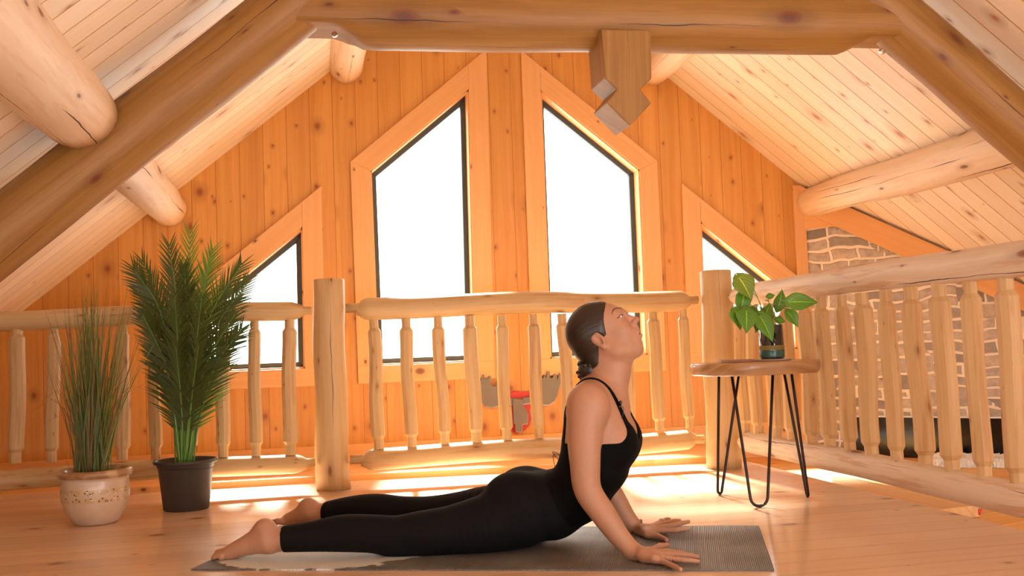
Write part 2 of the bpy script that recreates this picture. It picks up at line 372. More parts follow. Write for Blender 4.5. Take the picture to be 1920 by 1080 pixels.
# stone chimney wall standing at 45 degrees
TH = math.radians(45); WD = np.array([math.cos(TH), -math.sin(TH), 0]); WN = np.array([-math.sin(TH), -math.cos(TH), 0]); W0 = np.array([WX1, YW, 0.])
def SW(l, z, out=0.): p = W0+WD*l+WN*out; return np.array([p[0], p[1], z])
WL = 4.2
topz = lambda l: roof(W0[0]+WD[0]*l)
k = NB('stone'); uv = k.n('ShaderNodeUVMap').outputs[0]
sp = k.n('ShaderNodeSeparateXYZ'); k.l(uv, sp.inputs[0])
wz = k.noise(uv, 4.2, 2, out=1); wv = k.n('ShaderNodeVectorMath', operation='SCALE'); wv.inputs['Scale'].default_value = .085
sb = k.n('ShaderNodeVectorMath', operation='SUBTRACT'); k.l(wz, sb.inputs[0]); sb.inputs[1].default_value = (.5, .5, .5); k.l(sb.outputs[0], wv.inputs[0])
ad = k.n('ShaderNodeVectorMath', operation='ADD'); k.l(uv, ad.inputs[0]); k.l(wv.outputs[0], ad.inputs[1])
def brick(w, h, off, freq):
    bk = k.n('ShaderNodeTexBrick', offset=off, offset_frequency=freq, squash=1.5, squash_frequency=3); k.l(ad.outputs[0], bk.inputs['Vector'])
    bk.inputs['Scale'].default_value = 1; bk.inputs['Mortar Size'].default_value = .011; bk.inputs['Mortar Smooth'].default_value = .35
    bk.inputs['Brick Width'].default_value = w; bk.inputs['Row Height'].default_value = h; bk.inputs['Bias'].default_value = 0.
    bk.inputs['Color1'].default_value = (0, 0, 0, 1); bk.inputs['Color2'].default_value = (1, 1, 1, 1); bk.inputs['Mortar'].default_value = (.5, .5, .5, 1); return bk
b1 = brick(.17, .068, .37, 2); b2 = brick(.235, .105, .43, 2)
pick = k.math('GREATER_THAN', k.noise(k.comb(k.math('MULTIPLY', sp.outputs[0], 1.), k.math('MULTIPLY', sp.outputs[1], 1.)), 1.7, 1), .5)
mort = k.mix(pick, b1.outputs['Fac'], b2.outputs['Fac']); rv = k.mix(pick, b1.outputs['Color'], b2.outputs['Color'])
cr = k.n('ShaderNodeValToRGB'); k.l(rv, cr.inputs[0]); els = cr.color_ramp.elements
els[0].position = 0; els[0].color = (.27, .22, .18, 1); els[1].position = 1; els[1].color = (.66, .50, .36, 1)
for p_, c_ in ((.25, (.46, .38, .31)), (.5, (.62, .49, .38)), (.75, (.54, .45, .37))):
    e_ = els.new(p_); e_.color = (*c_, 1)
dn = k.noise(uv, 26., 4)
colr = k.mix(k.math('MULTIPLY', k.ramp(dn, .35, .7), .45), cr.outputs[0], (.25, .19, .14), 'MIX')
colr = k.mix(mort, colr, (.88, .74, .58)); k.l(colr, k.b.inputs['Base Color']); k.b.inputs['Roughness'].default_value = .85
k.bump(k.math('ADD', k.math('MULTIPLY', k.math('SUBTRACT', 1., mort), 1.), k.math('MULTIPLY', dn, .5)), .8, .012); m_stone = k.m
q = [SW(0, ZS), SW(WL, ZS), SW(WL, max(topz(WL), ZS+.02)), SW(0, topz(0))]
V, Fc, _ = prism(q, -WN*.2); U = [((V[i]-W0)@WD, V[i][2]) for f in Fc for i in f]
label(mesh('wall_right', V, Fc, m_stone, None, U), kind='structure')
# rake board under the roof along the stone wall and the small header beside the gable corner
hb = .115
rk = [SW(.0, topz(0)-hb*1.45, .02), SW(WL-.6, topz(WL-.6)-hb*1.25, .02), SW(WL-.6, topz(WL-.6)+.0, .02), SW(0, topz(0), .02)]
label(rounded(MB().add(*prism(rk, WN*.025, grain=(WD[0], WD[1], -.5))).build('trim_3', m_trim)), kind='structure')
hz0 = 1.37; hd = [SW(-.01, hz0, .012), SW(.30, hz0, .012), SW(.30, topz(.30), .012), SW(-.01, topz(0), .012)]
label(MB().add(*prism(hd, WN*.012, grain=(WD[0], WD[1], 0), uvoff=3)).build('trim_4', m_trim), kind='structure')
# ------------------------------------------------------------------ roof logs
def log_path(a, b, n=22, bow=.0, seed=0):
    a = np.array(a, float); b = np.array(b, float); rs = np.random.RandomState(seed); out = []
    for i in range(n):
        t = i/(n-1); p = a+(b-a)*t; p = p+np.array([rs.randn()*.0, 0, 0]); p[2] += bow*math.sin(math.pi*t)+.006*math.sin(t*9+seed); p[0] += .005*math.sin(t*7+seed*2); out.append(p)
    return out
def taper(n, r, e0=0, e1=0, k=3, f=.5):
    R = np.full(n, r)
    for i in range(k):
        t = i/k
        if e0: R[i] = r*(f+(1-f)*math.sin(t*math.pi/2))
        if e1: R[n-1-i] = r*(f+(1-f)*math.sin(t*math.pi/2))
    return R
TY = 3.95; TR = .118                                  # truss centre plane and log radius
dxl, dxu = 2.0, .965
def purlin(x, z, y0, y1, r0, r1, lab, seed, m=None):
    P = log_path((x, y0, z), (x, y1, z), 30, 0, seed); R = np.linspace(r0, r1, 30)
    V, Fc, U = tube(P, R, 28, seed, .035)
    label(MB().add(V, Fc, U).build('roof_purlin', m or m_log, None, True), lab, 'log beam')
zl = 1.545; zu = 2.405
purlin(RX-dxl, zl, TY+.10, YW-.002, .112, .100, 'pale log purlin on the left slope, meeting the wall above the potted palm', 11)
purlin(RX-dxl, zl+.01, -.4, TY-.125, .150, .128, 'thick cracked log purlin in the upper left corner, ending at the truss', 12)
purlin(RX+dxl, zl, TY+.10, YW-.002, .118, .098, 'long pale log purlin crossing under the right roof slope above the stone wall', 13)
purlin(RX+dxl, zl+.01, -.4, TY-.13, .150, .128, 'log purlin on the right roof slope on the camera side of the truss', 14)
purlin(RX-dxu, zu, TY+.10, YW-.002, .115, .100, 'short log purlin end just below the left end of the tie beam', 15)
purlin(RX+dxu, zu, TY+.10, YW-.002, .105, .090, 'log purlin end showing behind the carved pendant, above the right tall window', 16)
truss = empty('roof_truss', (RX, TY, 1.9), 'big golden log roof truss with level tie beam and carved pendant post', 'roof truss')
for s_ in (-1, 1):
    # rafter log, lying under the roof; measured face line -> centre line
    g = np.array([s_*1., 0, -SL])/math.hypot(1, SL)
    off = .03
    a = np.array([RX+s_*.0, TY, RZ-TR*1.28-off]); b = a+g*(4.6)
    b[2] -= .10
    P = log_path(a, b, 40, 0, 21+s_); R = np.linspace(TR*1.0, TR*1.10, 40)
    # scribed flat where the tie beam meets the rafter
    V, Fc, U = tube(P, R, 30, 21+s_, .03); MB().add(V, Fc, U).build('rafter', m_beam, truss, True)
zt = 1.985; BH = 1.33; BR = .128
n = 48; xs = np.linspace(RX-BH, RX+BH, n); V = []; seg = 30
P = [(x, TY+.02, zt+.01*(x-RX)) for x in xs]
V, Fc, U = tube(P, BR, seg, 31, .02, fixed=(1, 0, 0)); V = np.array(V)
def lift(x):
    d = BH-abs(x-RX); 
    return 0 if d > .36 else (1-d/.36 if d < .36 else 0)
for i in range(len(V)):
    x = V[i][0]; l = lift(x); d = BH-abs(x-RX)
    zb = zt-BR+.06*min(1, max(0, (.34-d)/.10)) if d < .34 else -9
    if V[i][2] < zb: V[i][2] = zb
# ends cut to the slope of the rafters
    e = BH-abs(x-RX)
    if e < .25:
        cut = (V[i][2]-zt)*1.1; sgn = 1 if x > RX else -1
        V[i][0] -= sgn*max(0, cut+.02)*(1-e/.25)
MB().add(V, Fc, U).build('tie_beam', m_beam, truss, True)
# carved pendant: stepped arrow-shaped post end
pf = TY-.115; q = lambda x, y: onY(x, y, pf)
pcx = onY(1181, 90, pf)[0]
pts = [(1128, 78), (1134, 146), (1157, 167), (1138, 192), (1182, 236)]
L_ = [q(*p) for p in pts]; L_[0][2] += .05
pl = [(p[0], pf, p[2]) for p in L_]; ax = L_[-1][0]
pr = [(2*ax-p[0]-.0, pf, p[2]) for p in L_[:-1]][::-1]
poly = pl+pr
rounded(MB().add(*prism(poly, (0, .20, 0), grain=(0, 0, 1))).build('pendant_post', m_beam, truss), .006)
for bx in (627, 1652):
    p = onY(bx, 64 if bx < 900 else 96, TY-.03); V, Fc, U = tube([p, p+[0, -.014, -.006], p+[0, -.02, -.012]], [.012, .012, .005], 8); MB().add(V, Fc, U).build('bolt', m_bolt, truss)
# ------------------------------------------------------------------ railings
RY = 5.305; RXX = 2.19
def post(px, py, topy, wid, lab, seed, flare=1.06):
    b = onZ(px, py, 0); b = np.array([b[0], b[1]+.08, 0]); t = onY(px-12, topy, b[1]); h = t[2]
    n = 14; P = [(b[0]+.004*math.sin(i*.9+seed), b[1], h*i/(n-1)) for i in range(n)]; R = np.linspace(wid*flare, wid, n)
    P += [(P[-1][0], P[-1][1], h+.004)]; R = np.append(R, wid*.93)
    V, Fc, U = tube(P, R, 28, seed, .03); o = MB().add(V, Fc, U).build('railing_post', m_post, None, True, loc=(b[0], b[1], 0)); label(o, lab, 'railing post'); return b[0], b[1]
x1, y1 = post(626, 921, 525, .079, 'stout log newel post beside the potted palm with a long vertical crack', 3, 1.10)
x2, y2 = post(1370, 880, 508, .082, 'stout log newel post behind the small round table at the railing corner', 5, 1.12)
def baluster(a, b, r, seed):
    """a bottom, b top; shouldered tenons at both ends and hand peeled faces"""
    n = 18; a = np.array(a); b = np.array(b); P = []; R = []; rs = np.random.RandomState(seed); ph = rs.rand(3)*6
    for i in range(n):
        t = i/(n-1); p = a+(b-a)*t; w = math.sin(math.pi*t); p = p+np.array([.006*math.sin(5*t+ph[0]), .004*math.sin(4*t+ph[1]), 0])*w; P.append(p)
        R.append(r*(1+.035*math.sin(6*t+ph[2])))
    for i, f in ((0, .72), (1, .72), (n-1, .68), (n-2, .68)): R[i] = r*f
    L = np.linalg.norm(b-a)
    P[1] = P[0]+(P[2]-P[0])*(.052/L*n/2.2); P[2] = P[1]+(P[3]-P[1])*.25
    P[n-2] = P[n-1]+(P[n-3]-P[n-1])*(.052/L*n/2.2); P[n-3] = P[n-2]+(P[n-4]-P[n-2])*.25
    return tube(P, np.array(R)*1.03, 9, seed, .04)
def rail(name, A, B, r, mat, root, seed, pega=0, pegb=0, n=34, bow=0., rb=None, wob=.04):
    """log rail A->B with rounded shoulders and thin tenon pegs"""
    A = np.array(A, float); B = np.array(B, float); d = (B-A)/np.linalg.norm(B-A); L = np.linalg.norm(B-A)
    P = []; R = []; rb = rb or r; rs = np.random.RandomState(seed); ph = rs.rand()*6
    if pega: P += [A, A+d*pega*.93]; R += [r*.42, r*.42]
    s0 = pega; s1 = L-pegb
    for t in list(np.linspace(0, .03, 5)[:-1])+list(np.linspace(.03, .97, n))+list(np.linspace(.97, 1, 5)[1:]):
        p = A+d*(s0+(s1-s0)*t); e = min(t, 1-t)/.03; rr = r+(rb-r)*t
        p = p+np.array([0, 0, bow*math.sin(math.pi*t)+.006*math.sin(t*8+ph)])
        if e < 1 and (pega and t < .5 or pegb and t > .5): rr *= .55+.45*math.sin(e*math.pi/2)
        P.append(p); R.append(rr)
    if pegb: P += [B-d*pegb*.93, B]; R += [rb*.42, rb*.42]
    V, Fc, U = tube(P, R, 24, seed, wob); return MB().add(V, Fc, U).build(name, mat, root, True)
def railing(lab, tops, bots, fn, rail_t, rail_b, rt, rb_, mt, mb_, seed, r, pegs, bowt=0., bowb=0.):
    root = empty('log_railing', (np.array(rail_b[0])+np.array(rail_b[1]))/2*[1, 1, 0], lab, 'railing')
    rail('top_rail', *rail_t, rt, mt, root, seed, *pegs, bow=bowt); rail('bottom_rail', *rail_b, rb_, mb_, root, seed+1, *pegs, bow=bowb)
    for i, (a, b) in enumerate(zip(bots, tops)):
        pa, pb = fn(*a), fn(*b)
        V, Fc, U = baluster(pa, pb, r*(1+.08*math.sin(i*2.3+seed)), seed*10+i); MB().add(V, Fc, U).build('baluster', m_rail, root, False)
fb = lambda x, y: onY(x, y, RY)
# left section
tl = [(-90, 610), (-28, 608), (33, 607), (101, 606), (165, 604), (229, 603), (290, 602), (355, 601), (419, 600), (477, 598), (543, 596)]
bl_ = [(-95, 872), (-34, 870), (29, 868), (97, 866), (163, 864), (229, 862), (292, 860), (356, 858), (418, 857), (480, 855), (544, 853)]
railing('left stretch of log railing behind the potted grass and palm', tl, bl_, fb,
        ((-2.35, RY, onY(300, 592, RY)[2]), (x1-.086, RY, onY(560, 583, RY)[2])), ((-2.35, RY, onY(300, 882, RY)[2]), (x1-.086, RY, onY(560, 868, RY)[2])), .047, .047, m_rail, m_rail, 41, .033, (.0, .04))
tc = [(700, 597), (761, 595), (821, 594), (880, 592), (940, 591), (999, 589), (1053, 588), (1112, 585), (1170, 583), (1223, 580), (1279, 577)]
bc = [(711, 842), (772, 838), (834, 833), (894, 829), (951, 825), (1011, 820), (1070, 817), (1125, 814), (1182, 811), (1238, 807), (1294, 803)]
railing('middle stretch of log railing between the two newel posts, behind the woman', tc, bc, fb,
        ((x1+.084, RY, onY(668, 577, RY)[2]), (x2-.088, RY, onY(1318, 562, RY)[2])), ((x1+.086, RY, onY(672, 861, RY)[2]), (x2-.09, RY, onY(1334, 822, RY)[2])), .056, .053, m_rail, m_rail, 51, .033, (.06, .05), bowb=-.004)
fr_ = lambda x, y: onX(x, y, RXX)
tr_ = [(1386, 574), (1411, 571), (1440, 568), (1470, 564), (1505, 561), (1537, 557), (1576, 553), (1615, 549), (1660, 543), (1707, 537), (1759, 530), (1817, 523), (1884, 515), (1965, 503)]
br_ = [(1398, 812), (1423, 817), (1456, 823), (1487, 830), (1523, 838), (1557, 844), (1595, 851), (1636, 860), (1683, 870), (1736, 879), (1786, 889), (1846, 902), (1911, 915), (1990, 935)]
A_t = onX(1392, 553, RXX); B_t = onX(1900, 487, RXX); A_b = onX(1400, 829, RXX); B_b = onX(1900, 930, RXX)
def ext(A, B, Y): t = (Y-A[1])/(B[1]-A[1]); return A+(B-A)*t
railing('right stretch of peeled log railing running towards the camera in front of the stone wall', tr_, br_, fr_,
        (ext(A_t, B_t, y2-.10), ext(A_t, B_t, 1.2)), (ext(A_b, B_b, y2-.12), ext(A_b, B_b, 1.2)), .057, .055, m_rail2, m_rail2, 61, .035, (.03, .0))
# ------------------------------------------------------------------ yoga mat
k = NB('mat_rubber'); tc = k.n('ShaderNodeTexCoord').outputs['Object']; sp = k.n('ShaderNodeSeparateXYZ'); uvn = k.n('ShaderNodeUVMap').outputs[0]; k.l(uvn, sp.inputs[0])
rb_u = k.math('SINE', k.math('MULTIPLY', sp.outputs[0], 2*math.pi/.0062)); rb_v = k.math('SINE', k.math('MULTIPLY', sp.outputs[1], 2*math.pi/.0062))
rib = k.math('MULTIPLY', rb_u, k.math('ADD', .7, k.math('MULTIPLY', rb_v, .3))); base = k.mix(k.ramp(k.noise(uvn, 5, 4), .35, .7), (.115, .102, .092), (.21, .195, .18))
base = k.mix(k.ramp(k.noise(uvn, 3.1, 5), .6, .7), base, (.22, .18, .15))
# pale marbled design near the foot end
dx = k.math('SUBTRACT', sp.outputs[0], .36); dy = k.math('SUBTRACT', sp.outputs[1], .17)
rr = k.math('SQRT', k.math('ADD', k.math('POWER', k.math('DIVIDE', dx, .34), 2.), k.math('POWER', k.math('DIVIDE', dy, .19), 2.)))
rr = k.math('ADD', rr, k.math('MULTIPLY', k.math('SUBTRACT', k.noise(uvn, 14, 5), .5), .9)); blot = k.math('SUBTRACT', 1., k.ramp(rr, .88, .98))
blc = k.mix(k.ramp(k.noise(uvn, 22, 5, .6, 2.), .35, .65), (.74, .82, .86), (.86, .80, .70))
k.l(k.mix(1., k.mix(blot, base, blc), k.mix(k.ramp(rib, -.6, .6), (.72, .7, .68), (1., 1., 1.)), 'MULTIPLY'), k.b.inputs['Base Color']); k.b.inputs['Roughness'].default_value = .5; k.bump(rib, .6, .0012); m_mat = k.m
mA, mB_, mC = onZ(358, 1070), onZ(1452, 1071), onZ(1400, 988); md = mB_-mA; ML = np.linalg.norm(md); md = md/ML; ms = np.array([-md[1], md[0], 0]); MW = (mC-mB_)@ms
nx, ny = 60, 12; V = []; 
for j in range(ny+1):
    for i in range(nx+1):
        p = mA+md*ML*i/nx+ms*MW*j/ny; V.append([p[0], p[1], .0052+.0006*math.sin(i*.5+j)])
nt = len(V); V = np.array(V); V = np.vstack([V, V*[1, 1, 0]+[0, 0, .0004]]); Fc = []; U = []
for j in range(ny):
    for i in range(nx): a = j*(nx+1)+i; Fc.append([a, a+1, a+nx+2, a+nx+1])
bd = [i for i in range(nx)]+[j*(nx+1)+nx for j in range(ny)]+[ny*(nx+1)+nx-i for i in range(nx)]+[(ny-j)*(nx+1) for j in range(ny)]
for a, b in zip(bd, bd[1:]+bd[:1]): Fc.append([a, a+nt, b+nt, b])
U = [((V[i]-mA)@md, (V[i]-mA)@ms) for f in Fc for i in f]
label(mesh('yoga_mat', V, Fc, m_mat, None, U), 'grey ribbed yoga mat with a pale marbled patch lying under the woman', 'yoga mat')
MT = .0062
# ------------------------------------------------------------------ small table with hairpin legs
tc_ = np.array([1.866, 4.16]); TZ = .585; TT = .052
table = empty('side_table', (tc_[0], tc_[1], 0), 'small live-edge wooden table on three black hairpin legs, by the corner post', 'side table')
n = 48; out = []; 
for i in range(n):
    th = 2*math.pi*i/n; r = .272*(1+.035*math.sin(2*th+1)+.03*math.sin(5*th)+.018*math.sin(9*th+2)); out.append((tc_[0]+r*math.cos(th)*1.0, tc_[1]+r*.86*math.sin(th)))
V = []; U = []; Fc = []
for z, sc in ((TZ-TT, .955), (TZ-TT+.008, .985), (TZ-.02, 1.0), (TZ-.004, .992), (TZ, .975)):
    for i, p in enumerate(out): w = 1+.012*math.sin(i*1.3+z*90); V.append((tc_[0]+(p[0]-tc_[0])*sc*w, tc_[1]+(p[1]-tc_[1])*sc*w, z))
for j in range(4):
    for i in range(n): i2 = (i+1) % n; Fc.append([j*n+i, j*n+i2, (j+1)*n+i2, (j+1)*n+i])
Fc.append(list(range(n))[::-1]); Fc.append([4*n+i for i in range(n)]); V = np.array(V)
U = [(V[i][0]+V[i][2]*.3, V[i][1]*.6+V[i][2]) for f in Fc for i in f]
mesh('tabletop', V, Fc, m_slab, table, U, True)
bz = TZ-TT
def hair(t1, t2, b, rb):
    t1 = onY(*t1[:2], t1[2]); t2 = onY(*t2[:2], t2[2]); t1[2] = t2[2] = bz; b = onZ(*b, .006)
    w = (t2-t1); w[2] = 0; w = w/np.linalg.norm(w)
    P = [t1]; c = b+np.array([0, 0, rb])
    for i in range(9):
        a = math.pi*(1+.03)+(math.pi*.94)*i/8; P.append(c+w*rb*math.cos(a)+np.array([0, 0, rb*math.sin(a)]))
    P.append(t2); P = [P[0]]+[P[0]+(P[1]-P[0])*t for t in (.33, .66)]+P[1:-1]+[P[-2]+(P[-1]-P[-2])*t for t in (.33, .66)]+[P[-1]]
    V, Fc, U = tube(P, .0062, 10); leg = MB().add(V, Fc, U).build('leg', m_iron, table, True)
    pc = (t1+t2)/2; d2 = np.array([-w[1], w[0], 0])*.022; e = w*(np.linalg.norm(t2-t1)/2+.018)
    MB().add(*prism([pc-e-d2, pc+e-d2, pc+e+d2, pc-e+d2], (0, 0, -.004))).build('mounting_plate', m_iron, leg)
hair((1348, 703, 4.28), (1386, 703, 4.36), (1350, 925), .016)
hair((1372, 703, 4.08), (1449, 703, 4.06), (1424, 949), .036)
hair((1470, 701, 4.22), (1484, 700, 4.10), (1514, 930), .013)
# wooden coaster and plant dish on the table
m_coast = plain('coaster_wood', (.36, .17, .085), .5, noise=.2)
c0, c1 = onY(1352, 676, 4.10), onY(1415, 673, 4.06); c0[2] = c1[2] = TZ
cd = (c1-c0); cs = np.array([-cd[1], cd[0], 0])*.85
label(rounded(MB().add(*prism([c0, c1, c1+cs, c0+cs], (0, 0, .012))).build('coaster', m_coast), .002), 'thin square brown wooden coaster on the left side of the small table', 'coaster')
jc = onY(1448, 672, 4.16); jc[2] = TZ
m_dish = plain('glazed_dish', (.55, .45, .38), .15, coat=.5)
label(MB().add(*lathe([(0, 0), (.074, 0), (.082, .006), (.078, .007), (.07, .003), (0, .003)], (jc[0], jc[1], TZ), 36)).build('saucer', m_dish, None, True), 'shallow glass saucer under the dark plant jar', 'saucer')
pothos = empty('potted_pothos', (jc[0], jc[1], TZ+.0075), 'pothos with heart-shaped leaves in a dark glass jar on the small table', 'plant')
m_jar = plain('dark_glass', (.012, .014, .02), .06, coat=.8); m_soil = plain('potting_soil', (.025, .015, .01), .95, noise=.5, nscale=60, bump=.8)
m_moss = plain('moss_layer', (.25, .17, .03), .5, noise=.3, nscale=50); m_glz = plain('green_layer', (.03, .10, .085), .25, noise=.4, nscale=30)
z0 = TZ+.0075; jr = .052; jh = .145
MB().add(*lathe([(0, 0), (jr*.95, 0), (jr, .006), (jr, jh), (jr-.004, jh+.002), (jr-.004, jh-.012), (0, jh-.012)], (jc[0], jc[1], z0), 40)).build('jar', m_jar, pothos, True)
MB().add(*lathe([(jr+.0006, .008), (jr+.0012, .012), (jr+.0012, .034), (jr+.0006, .038)], (jc[0], jc[1], z0), 40)).build('lower_band', m_glz, pothos, True)
MB().add(*lathe([(jr+.0006, .039), (jr+.0012, .042), (jr+.0012, .054), (jr+.0006, .058)], (jc[0], jc[1], z0), 40)).build('upper_band', m_moss, pothos, True)
MB().add(*lathe([(0, jh-.004), (jr-.008, jh-.006), (jr-.006, jh-.011)], (jc[0], jc[1], z0), 30)).build('soil', m_soil, pothos, True)
def leafmat(name, c1, c2, rough=.35, trans=.25, vein=True):
    k = NB(name); uv = k.n('ShaderNodeUVMap').outputs[0]; sp = k.n('ShaderNodeSeparateXYZ'); k.l(uv, sp.inputs[0])
    nz = k.noise(k.n('ShaderNodeTexCoord').outputs['Object'], 14, 3); col = k.mix(nz, c1, c2)
    if vein:
        a = k.math('ABSOLUTE', sp.outputs[1]); st = k.math('SINE', k.math('MULTIPLY', k.math('SUBTRACT', sp.outputs[0], a), 42.))
        col = k.mix(k.math('MULTIPLY', k.ramp(st, .6, 1.), .25), col, tuple(min(1, c*1.8) for c in c1)); col = k.mix(k.math('SUBTRACT', 1., k.ramp(a, .0, .04)), col, tuple(min(1, c*2.2) for c in c1))
    k.l(col, k.b.inputs['Base Color']); k.b.inputs['Roughness'].default_value = rough
    tr = k.n('ShaderNodeBsdfTranslucent'); k.l(k.mix(1., col, (1.3, 1.35, .6), 'MULTIPLY'), tr.inputs[0]); mx = k.n('ShaderNodeMixShader'); mx.inputs[0].default_value = trans
    k.l(k.b.outputs[0], mx.inputs[1]); k.l(tr.outputs[0], mx.inputs[2]); k.l(mx.outputs[0], k.t.nodes['Material Output'].inputs[0]); return k.m
m_leaf = leafmat('pothos_leaf', (.22, .42, .045), (.11, .29, .03)); m_leaf2 = leafmat('pothos_leaf_yellow', (.42, .48, .07), (.12, .30, .03)); m_stem = plain('green_stem', (.16, .30, .05), .4)
def heart_leaf(c, tip, nrm, L, Wd, mat, fold=.25, curl=.3):
    """heart-shaped blade: c = stalk notch, tip direction in 3D, face normal"""
    tip = np.array(tip, float); tip /= np.linalg.norm(tip); nrm = np.array(nrm, float); nrm -= tip*(nrm@tip); nrm /= np.linalg.norm(nrm); sd = np.cross(nrm, tip)
    nu, nv = 12, 8; V = []; U = []; Fc = []
    for i in range(nu+1):
        t = i/nu
        w = Wd*.5*math.sin(math.pi*min(1, t*1.0)**.62)*(1-.15*t)*1.08 if t < 1 else 0
        for j in range(-nv//2, nv//2+1):
            s = j/(nv/2); a = abs(s)
            back = -.20*L*(math.sin(a*math.pi*.9))*max(0, 1-t*2.2)
            x = L*t+back; y = w*s; zz = fold*abs(y)-curl*L*(t-.35)**2+.02*L*math.sin(6*t+3*s)
            V.append(c+tip*x+sd*y+nrm*zz); U.append((t, s*.5))
    m = nv+1
    for i in range(nu):
        for j in range(nv): Fc.append([i*m+j, i*m+j+1, (i+1)*m+j+1, (i+1)*m+j])
    uv = [U[i] for f in Fc for i in f]; o = mesh('leaf', V, Fc, mat, pothos, uv, True)
    sm = o.modifiers.new('s', 'SOLIDIFY'); sm.thickness = .0009; return o
Yj = jc[1]
LV = [  # centre px, tip direction (right, toward camera, up), length, width, depth offset, material
 (1398, 540, (.25, .2, -.55), .095, .082, -.01, 1), (1391, 572, (-.3, .1, -1), .10, .055, .02, 0), (1384, 599, (.15, .3, -1), .075, .06, -.03, 0),
 (1400, 602, (-.15, .35, -1), .085, .075, -.06, 0), (1420, 606, (-.25, .3, -.9), .07, .05, -.03, 0), (1437, 586, (.55, -.1, .9), .085, .05, .0, 0),
 (1437, 615, (.35, .35, -1), .105, .065, -.075, 0), (1463, 561, (.3, .1, 1), .075, .045, .02, 0), (1506, 566, (1, .2, -.02), .105, .06, -.22, 0),
 (1487, 598, (.55, .2, -.9), .065, .045, -.17, 0), (1446, 555, (.8, .1, .1), .03, .022, .02, 0), (1464, 601, (.7, .2, -.2), .035, .03, -.03, 0), (1414, 590, (.4, .3, -.5), .06, .045, .01, 0)]
base = np.array([jc[0], jc[1], z0+jh])
for x, y, td, L, Wd, dy, mi in LV:
    c = onY(x, y, Yj+dy); tip = np.array([td[0], -td[1], td[2]]); tip = tip/np.linalg.norm(tip); L *= 1.2; Wd *= 1.25; start = c-tip*L*.5
    heart_leaf(start, tip, (.12*random.uniform(-1, 1), -1, .25), L, Wd, m_leaf2 if mi else m_leaf)
    mid = (base+start)/2+np.array([0, 0, .05]); b0 = base+np.array([(start[0]-base[0])*.12, 0, -.006])
    P = interp([b0, mid, start], 10); V, Fc, U = tube(P, .0017, 6); MB().add(V, Fc, U).build('stem', m_stem, pothos, True)
# ------------------------------------------------------------------ potted grass
def ring_noise(a, s): return math.sin(a*3+s)*.5+math.sin(a*7+s*2)*.3
gp = onZ(171, 988)+np.array([0, .10, 0]); gp[2] = 0
grass = empty('potted_grass', gp, 'tall wispy artificial grass in a round cream patterned pot at far left', 'plant')
k = NB('ceramic_cream'); g = k.n('ShaderNodeTexCoord').outputs['Object']; sp = k.n('ShaderNodeSeparateXYZ'); k.l(g, sp.inputs[0])
ang = k.math('ARCTAN2', sp.outputs[1], sp.outputs[0]); band = k.math('MULTIPLY', k.ramp(sp.outputs[2], .098, .103), k.math('SUBTRACT', 1., k.ramp(sp.outputs[2], .152, .157)))
base_c = k.mix(k.ramp(k.noise(g, 9, 3), .3, .7), (.62, .43, .29), (.70, .52, .37))
cell = k.n('ShaderNodeTexVoronoi', voronoi_dimensions='2D'); cell.inputs['Scale'].default_value = 1.; cell.inputs['Randomness'].default_value = .0
k.l(k.comb(k.math('MULTIPLY', ang, 2.55), k.math('ADD', k.math('MULTIPLY', sp.outputs[2], 18.), .2)), cell.inputs['Vector'])
fl_ = k.math('MULTIPLY', k.math('SUBTRACT', 1., k.ramp(cell.outputs['Distance'], .40, .44)), band)
c2 = k.mix(k.math('MULTIPLY', fl_, .55), base_c, (.58, .34, .11))
sm_ = k.n('ShaderNodeTexVoronoi', voronoi_dimensions='2D'); sm_.inputs['Scale'].default_value = 1.
k.l(k.comb(k.math('MULTIPLY', ang, 12.), k.math('MULTIPLY', sp.outputs[2], 95.)), sm_.inputs['Vector']); cs = k.n('ShaderNodeSeparateColor'); k.l(sm_.outputs['Color'], cs.inputs[0])
dots = k.math('MULTIPLY', k.math('MULTIPLY', k.math('SUBTRACT', 1., k.ramp(sm_.outputs['Distance'], .26, .32)), k.math('GREATER_THAN', cs.outputs[0], .58)), fl_)
c3 = k.mix(dots, c2, k.mix(k.math('GREATER_THAN', cs.outputs[1], .62), (.06, .025, .012), (.9, .8, .6)))
rimc = k.ramp(sp.outputs[2], .196, .202); c3 = k.mix(rimc, c3, k.mix(k.ramp(k.noise(g, 11, 3), .4, .6), (.36, .17, .065), (.62, .40, .22)))
k.l(c3, k.b.inputs['Base Color']); k.b.inputs['Roughness'].default_value = .35; k.b.inputs['Coat Weight'].default_value = .3; m_cer = k.m
pr_ = [(0, 0), (.078, 0), (.090, .008), (.118, .05), (.136, .10), (.140, .14), (.136, .185), (.134, .196), (.146, .200), (.152, .212), (.150, .226), (.140, .232), (.126, .226), (.122, .19), (0, .19)]
MB().add(*lathe(pr_, gp, 56)).build('pot', m_cer, grass, True)
MB().add(*lathe([(0, .206), (.08, .204), (.123, .196)], gp, 30)).build('soil', m_soil, grass, True)
m_bl = [leafmat('grass_blade_green', (.17, .21, .05), (.08, .11, .025), .5, .2, False), leafmat('grass_blade_brown', (.32, .18, .07), (.18, .12, .04), .5, .2, False), leafmat('grass_blade_light', (.30, .38, .09), (.14, .22, .05), .5, .3, False)]
def blade(mb, P, w, seed):
    P = np.array(P); n = len(P); V = []; U = []
    d0 = np.random.RandomState(seed).rand()*math.pi; sx = np.array([math.cos(d0), math.sin(d0)*.6, 0])
    for i in range(n):
        t = i/(n-1); ww = w*(1-t**1.8)*(.8+.2*math.sin(t*9+seed))+.0004; V += [P[i]-sx*ww, P[i]+sx*ww]; U += [(t, -.5), (t, .5)]
    Fc = [[2*i, 2*i+1, 2*i+3, 2*i+2] for i in range(n-1)]; mb.add(V, Fc, [U[i] for f in Fc for i in f])
def gpx(x, y, dy=0): return onY(x, y, gp[1]+dy)
